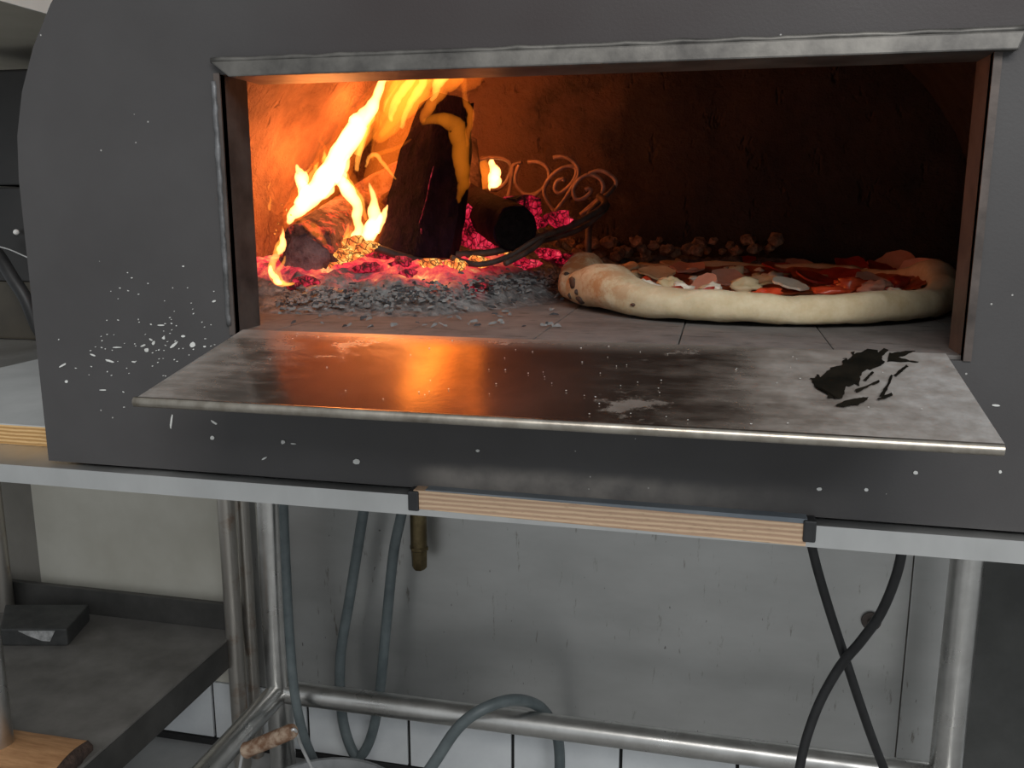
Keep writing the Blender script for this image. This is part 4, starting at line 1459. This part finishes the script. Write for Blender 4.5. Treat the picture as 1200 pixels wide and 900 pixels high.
# burnt blisters on the left rim, laid onto the crust surface
bpy.context.view_layer.update()
from mathutils.bvhtree import BVHTree
bv = BVHTree.FromPolygons([v.co + PC for v in crust.data.vertices], [p.vertices for p in crust.data.polygons])
for i, (x, y, a, b) in enumerate(((671, 331, 6.5, 5.5), (680, 352, 6, 4.5), (664, 321, 2.5, 3), (688, 362, 4, 2.5), (676, 342, 2.5, 3), (668, 347, 2, 3), (742, 357, 2.5, 1.5))):
    hit, nrm_, _, _ = bv.ray_cast(CAM, ray(x, y).normalized())
    if hit is None:
        continue
    s_ = (hit.y - CAM.y) / FPX
    n_ = nrm_ if nrm_.dot(ray(x, y)) < 0 else -nrm_
    u_ = n_.cross(Vector((0, 0, 1))).normalized()
    w_ = n_.cross(u_)
    mb = MB()
    mb.rock((0, 0, 0), (1, 1, 1), i + 3, 0.35, 2)
    mb.v = [hit + u_ * (v.x * a * 1.3 * s_) + w_ * (v.z * b * 1.3 * s_) + n_ * (v.y * 0.0022) for v in mb.v]
    mb.build('burnt_blister', M['blister'], pizza, True)

# ------------------------------------------------------------------ left shelf unit
SY1 = 0.90
sz_ = at(170, 727, SY1).z
sxr = at(268, 752, SY1 - 0.03).x
shelf = thing('shelf_rack', 'dull grey steel shelf rack below the table at the left', 'shelf', (sxr - 0.5, 0.5, 0))
mb = MB()
mb.box(-1.75, 0.12, sz_ - 0.006, sxr, SY1, sz_)
mb.build('shelf_board', M['shelf'], shelf, bevel=0.0015)
MB().box(sxr - 0.004, 0.12, sz_ - 0.065, sxr, SY1, sz_ - 0.0062).build('side_lip', M['shelf_lip'], shelf)
uz = at(140, 695, SY1).z
MB().box(-1.75, SY1, sz_ - 0.05, sxr + 0.002, SY1 + 0.012, uz).build('back_lip', M['shelf_lip'], shelf, bevel=0.001)
pA = 0.5 * (at(265, 620, SY1 - 0.02).x + at(280, 800, SY1 - 0.02).x)
prad = px2m(11.5, SY1)
for x, y, mt in ((pA, SY1 - 0.02, 'rusty_tube'), (at(0, 650, SY1 - 0.02).x, SY1 - 0.02, 'rusty_tube'), (at(-6, 830, 0.42).x, 0.42, 'tube')):
    MB().tube([(x, y, 0), (x, y, TABLE_Z - 0.03)], prad * (1.25 if y < 0.5 else 1), 20).build('post', M[mt], shelf, 'auto')
xB = at(287, 700, SY1 + 0.01).x
sp = MB().tube([(xB, SY1 + 0.022, 0.0), (xB, SY1 + 0.022, TABLE_Z - 0.03)], px2m(9, SY1), 16).build('standpipe', M['rusty_tube'], None, 'auto')
recentre(sp)
tag(sp, 'thin rusty upright pipe squeezed between the rack post and the table leg', 'pipe')

# slab with a scrap of foil
sl = thing('stone_slab', 'dark stone slab lying flat on the left shelf with a torn foil label', 'slab', (at(50, 740, 0.75).x, 0.8, sz_))
q = [atz(2, 757, sz_), atz(80, 757, sz_), atz(106, 727, sz_), atz(8, 727, sz_)]
ht = 0.037
mb = MB()
mb.hexa([p for p in q] + [p + Vector((0, 0, ht)) for p in q])
mb.build('slab', M['stone'], sl, bevel=0.004)
d_ = (q[1] - q[0])
fo = MB()
nrm = Vector((0, -0.0008, 0))
fa = lambda u, v: q[0] + d_ * u + Vector((0, 0, ht * v)) + nrm
fo.prism([fa(0.28, 0.90), fa(0.83, 0.90), fa(0.74, 0.28), fa(0.62, 0.32), fa(0.42, 0.62)], (0, -0.0008, 0))
fo.build('foil_label', M['foil'], sl)

# split firewood on the shelf
w0 = [atz(-20, 905, sz_), atz(58, 925, sz_), atz(104, 876, sz_), atz(-20, 860, sz_)]
fw = thing('firewood_piece', 'split piece of orange firewood with dark bark on the left shelf', 'firewood', (w0[1].x - 0.05, w0[1].y + 0.03, sz_))
hh = 0.03
P0, P1, P2, P3 = w0
mb = MB()
prof_w = []
nseg = 10
for i in range(nseg + 1):
    t = i / nseg
    a = P0.lerp(P3, t)
    b = P1.lerp(P2, t)
    hz_ = hh * (0.55 + 0.45 * math.sin(math.pi * min(1, t * 0.9 + 0.1)))
    prof_w.append((a, b, hz_))
vs_, fs = [], []
for a, b, h in prof_w:
    for k in range(7):
        s = k / 6
        p = a.lerp(b, s)
        vs_.append(p + Vector((0, 0, h * (1 - 0.25 * s) + 0.0015 * noise.noise(p * 70))))
for i in range(nseg):
    for k in range(6):
        fs.append((i * 7 + k, i * 7 + k + 1, (i + 1) * 7 + k + 1, (i + 1) * 7 + k))
o0 = len(vs_)
vs_ += [p - Vector((0, 0, p.z - sz_)) for p in vs_]
fs += [tuple(o0 + x for x in reversed(f)) for f in fs[:nseg * 6]]
edge = [k for k in range(7)] + [i * 7 + 6 for i in range(1, nseg + 1)] + [nseg * 7 + k for k in range(5, -1, -1)] + [i * 7 for i in range(nseg - 1, 0, -1)]
for a, b in zip(edge, edge[1:] + edge[:1]):
    fs.append((a, b, o0 + b, o0 + a))
mb.add(vs_, fs)
mb.build('split_face', M['firewood'], fw, 'auto')
mb = MB()
for i in range(nseg):
    a, b = prof_w[i], prof_w[i + 1]
    p, q_ = a[1], b[1]
    oc = Vector((0.012, -0.004, 0))
    j = 0.003 * noise.noise(Vector((i * 1.9, 0, 0)))
    mb.hexa([p, p + oc + Vector((j, 0, 0)), q_ + oc + Vector((j, 0, 0)), q_, p + Vector((0, 0, a[2] * 0.75 + 0.001)), p + oc + Vector((j, 0, a[2] * 0.5)), q_ + oc + Vector((j, 0, b[2] * 0.5)), q_ + Vector((0, 0, b[2] * 0.75 + 0.001))])
mb.build('bark', M['bark'], fw)

# ------------------------------------------------------------------ hoses, cables, valve
def hose(name, label, cat, pts, r, mat, group=None, seg=12):
    P = [at(x, y, Y) for x, y, Y in pts]
    o = MB().tube(P, r, seg, 6).build(name, M[mat], None, True)
    recentre(o)
    return tag(o, label, cat, group)


hr = px2m(7.5, 0.8)
hose('hose', 'grey hose hanging down close to the right of the left table leg', 'hose', [(331, 560, 0.78), (334, 640, 0.77), (339, 740, 0.755), (345, 810, 0.75), (356, 862, 0.76), (372, 900, 0.80), (385, 925, 0.84)], hr * 0.85, 'hose')
hose('hose', 'grey hose hanging in a narrow loop behind the table rail', 'hose', [(432, 560, 0.88), (424, 612, 0.88), (410, 700, 0.88), (399, 770, 0.88), (400, 830, 0.88), (408, 868, 0.88), (420, 887, 0.88), (434, 866, 0.88), (444, 820, 0.88), (452, 740, 0.88), (461, 650, 0.88), (470, 605, 0.88), (478, 560, 0.88)], hr, 'hose')
hose('hose', 'grey hose arching over the table rail near its middle', 'hose', [(480, 935, 0.70), (508, 895, 0.71), (535, 855, 0.72), (562, 833, 0.735), (595, 821, 0.77), (622, 823, 0.81), (640, 836, 0.845), (653, 862, 0.865), (656, 900, 0.87), (652, 940, 0.87)], hr, 'hose')
cr_ = px2m(5.5, 0.6)
hose('cable', 'black cable crossing from upper left to lower right under the table', 'cable', [(945, 610, 0.62), (956, 660, 0.62), (972, 715, 0.62), (990, 770, 0.62), (1008, 825, 0.63), (1026, 876, 0.64), (1050, 935, 0.66)], cr_, 'black')
hose('cable', 'black cable crossing from upper right to lower left under the table', 'cable', [(1062, 610, 0.58), (1053, 665, 0.58), (1034, 715, 0.585), (1010, 750, 0.595), (985, 780, 0.605), (962, 820, 0.60), (946, 862, 0.59), (937, 900, 0.58), (930, 940, 0.57)], cr_ * 1.05, 'black')

vx = at(491, 640, 0.90)
valve = thing('brass_valve', 'tarnished brass valve hanging below the table edge beside the grey hose', 'valve', (vx.x, 0.90, at(491, 665, 0.90).z))
zt, zb = at(491, 560, 0.90).z, at(491, 667, 0.90).z
zm = at(491, 640, 0.90).z
vr = px2m(11.5, 0.9)
MB().tube([(vx.x, 0.90, zt), (vx.x, 0.90, zm)], vr * 0.95, 16).build('valve_body', M['brass'], valve, 'auto')
MB().tube([(vx.x, 0.90, zm), (vx.x, 0.90, zm - 0.006), (vx.x, 0.90, zm - 0.008), (vx.x, 0.90, zb + 0.006), (vx.x, 0.90, zb)], [vr * 1.1, vr * 1.1, vr * 0.95, vr * 0.9, vr * 0.6], 6).build('valve_nut', M['brass'], valve, 'auto')
MB().tube([(vx.x, 0.90, zt + 0.01), (vx.x, WALL_Y - 0.004, zt + 0.01)], vr * 0.8, 12).build('inlet_pipe', M['brass'], valve, 'auto')

# ------------------------------------------------------------------ ash bucket
by = 0.60
rimz = at(375, 948, by).z
bxc = at(377, 948, by).x
br0 = px2m(120, by)
bucket = thing('ash_bucket', 'metal bucket full of pale ash under the table with a wooden grip handle', 'bucket', (bxc, by, 0))
mb = MB()
nb = 40
rows = [(br0 * 0.72, 0.0), (br0 * 0.74, 0.004), (br0 * 0.98, rimz - 0.012), (br0 * 1.0, rimz - 0.006), (br0 * 1.03, rimz - 0.004), (br0 * 1.03, rimz), (br0 * 0.985, rimz), (br0 * 0.96, rimz - 0.02), (br0 * 0.95, rimz - 0.03)]
vs_, fs = [], []
for r, z in rows:
    for i in range(nb):
        a = 2 * math.pi * i / nb
        vs_.append((bxc + r * math.cos(a), by + r * math.sin(a), z))
for j in range(len(rows) - 1):
    for i in range(nb):
        fs.append((j * nb + i, j * nb + (i + 1) % nb, (j + 1) * nb + (i + 1) % nb, (j + 1) * nb + i))
fs.append(tuple(range(nb)))
mb.add(vs_, fs)
mb.build('pail', M['galv'], bucket, 'auto')
mb = MB()
vs_, fs = [], []
for j in range(13):
    for i in range(nb):
        a = 2 * math.pi * i / nb
        r = br0 * 0.945 * j / 12
        p = Vector((bxc + r * math.cos(a), by + r * math.sin(a), rimz - 0.022 + 0.028 * (1 - (j / 12) ** 2)))
        p.z += 0.009 * noise.noise(p * 38) + 0.006 * noise.noise(p * 90)
        vs_.append(p)
for j in range(12):
    for i in range(nb):
        fs.append((j * nb + i, j * nb + (i + 1) % nb, (j + 1) * nb + (i + 1) % nb, (j + 1) * nb + i))
mb.add(vs_, fs)
ao = mb.build('ash_fill', M['ash_pale'], bucket, True)
ao['kind'] = 'stuff'
gy = by - 0.03
g0, g1 = at(287, 880, gy), at(344, 856, gy - 0.005)
gv = (g1 - g0).normalized()
gr = px2m(11, gy)
MB().tube([g0, g0 + gv * 0.004, g0 + gv * 0.010, g0.lerp(g1, 0.5), g1 - gv * 0.006, g1], [gr * 0.9, gr * 1.1, gr, gr * 1.03, gr * 1.0, gr * 0.85], 18).build('grip', M['bail_grip'], bucket, 'auto')
ear0, ear1 = Vector((bxc - br0 * 1.03, by - 0.01, rimz - 0.015)), Vector((bxc + br0 * 0.2, by + br0 * 0.95, rimz - 0.004))
MB().tube([ear0, ear0.lerp(g0, 0.5) + Vector((-0.006, -0.004, 0)), g0 - gv * 0.004, g0 + gv * 0.01], 0.0028, 8, 5).build('bail_wire', M['wire'], bucket, True)
MB().tube([g1 - gv * 0.01, g1 + gv * 0.003, at(352, 872, by), at(362, 893, by + 0.02), Vector((bxc, by + 0.03, rimz - 0.01))], 0.0028, 8, 5).build('bail_wire', M['wire'], bucket, True)

# ------------------------------------------------------------------ things behind the oven at the left
ap = thing('black_appliance', 'tall black enamelled appliance standing on the table behind the board', 'appliance', (-0.98, 0.72, TABLE_Z))
apz0, apz1 = at(20, 330, 0.62).z, at(20, 80, 0.62).z
MB().box(-1.24, 0.62, TABLE_Z + 0.0005, -0.66, 0.84, apz0).build('lower_case', M['brown_base'], ap, bevel=0.004)
MB().box(-1.24, 0.62, apz0 + 0.0005, -0.66, 0.84, at(20, 219, 0.62).z).build('door_panel', M['black_metal'], ap, bevel=0.003)
MB().box(-1.24, 0.625, at(20, 217, 0.62).z, -0.66, 0.84, apz1).build('upper_case', M['black_metal'], ap, bevel=0.004)
k_ = at(19, 272, 0.612)
MB().rock(k_, (px2m(3, 0.61), 0.006, px2m(4, 0.61)), 1, 0.05, 2).build('indicator', M['white'], ap, True)
hose('cable', 'thick black cable hanging down at the left edge behind the board', 'cable', [(-14, 285, 0.58), (0, 302, 0.575), (14, 325, 0.57), (30, 350, 0.57), (45, 385, 0.575), (60, 400, 0.58)], px2m(9, 0.57), 'black')
hose('wire', 'thin pale wire beside the black cable left of the oven', 'wire', [(-5, 288, 0.56), (10, 292, 0.558), (24, 298, 0.558), (40, 306, 0.56), (60, 322, 0.565)], 0.0011, 'wire', seg=6)

he = at(30, 9, 0.40)
hood = thing('extractor_hood', 'pale metal hood end at the top left above the appliance', 'hood', (he.x - 0.4, 0.45, he.z))
MB().box(he.x - 0.003, -0.15, he.z, he.x, 0.93, he.z + 0.5).build('side_panel', M['pale_metal'], hood)
MB().box(-1.9, -0.15, he.z + 0.0002, he.x - 0.0035, 0.93, he.z + 0.5).build('hood_case', M['hood_dark'], hood)

for o in bpy.data.objects:
    if o.type == 'MESH' and o.parent is not None and o.get('label') is None and o.name.startswith('steel_panel') and o.material_slots[0].material.name == 'warm_grey_sheet':
        o['label'] = 'warm beige grey sheet at the left'
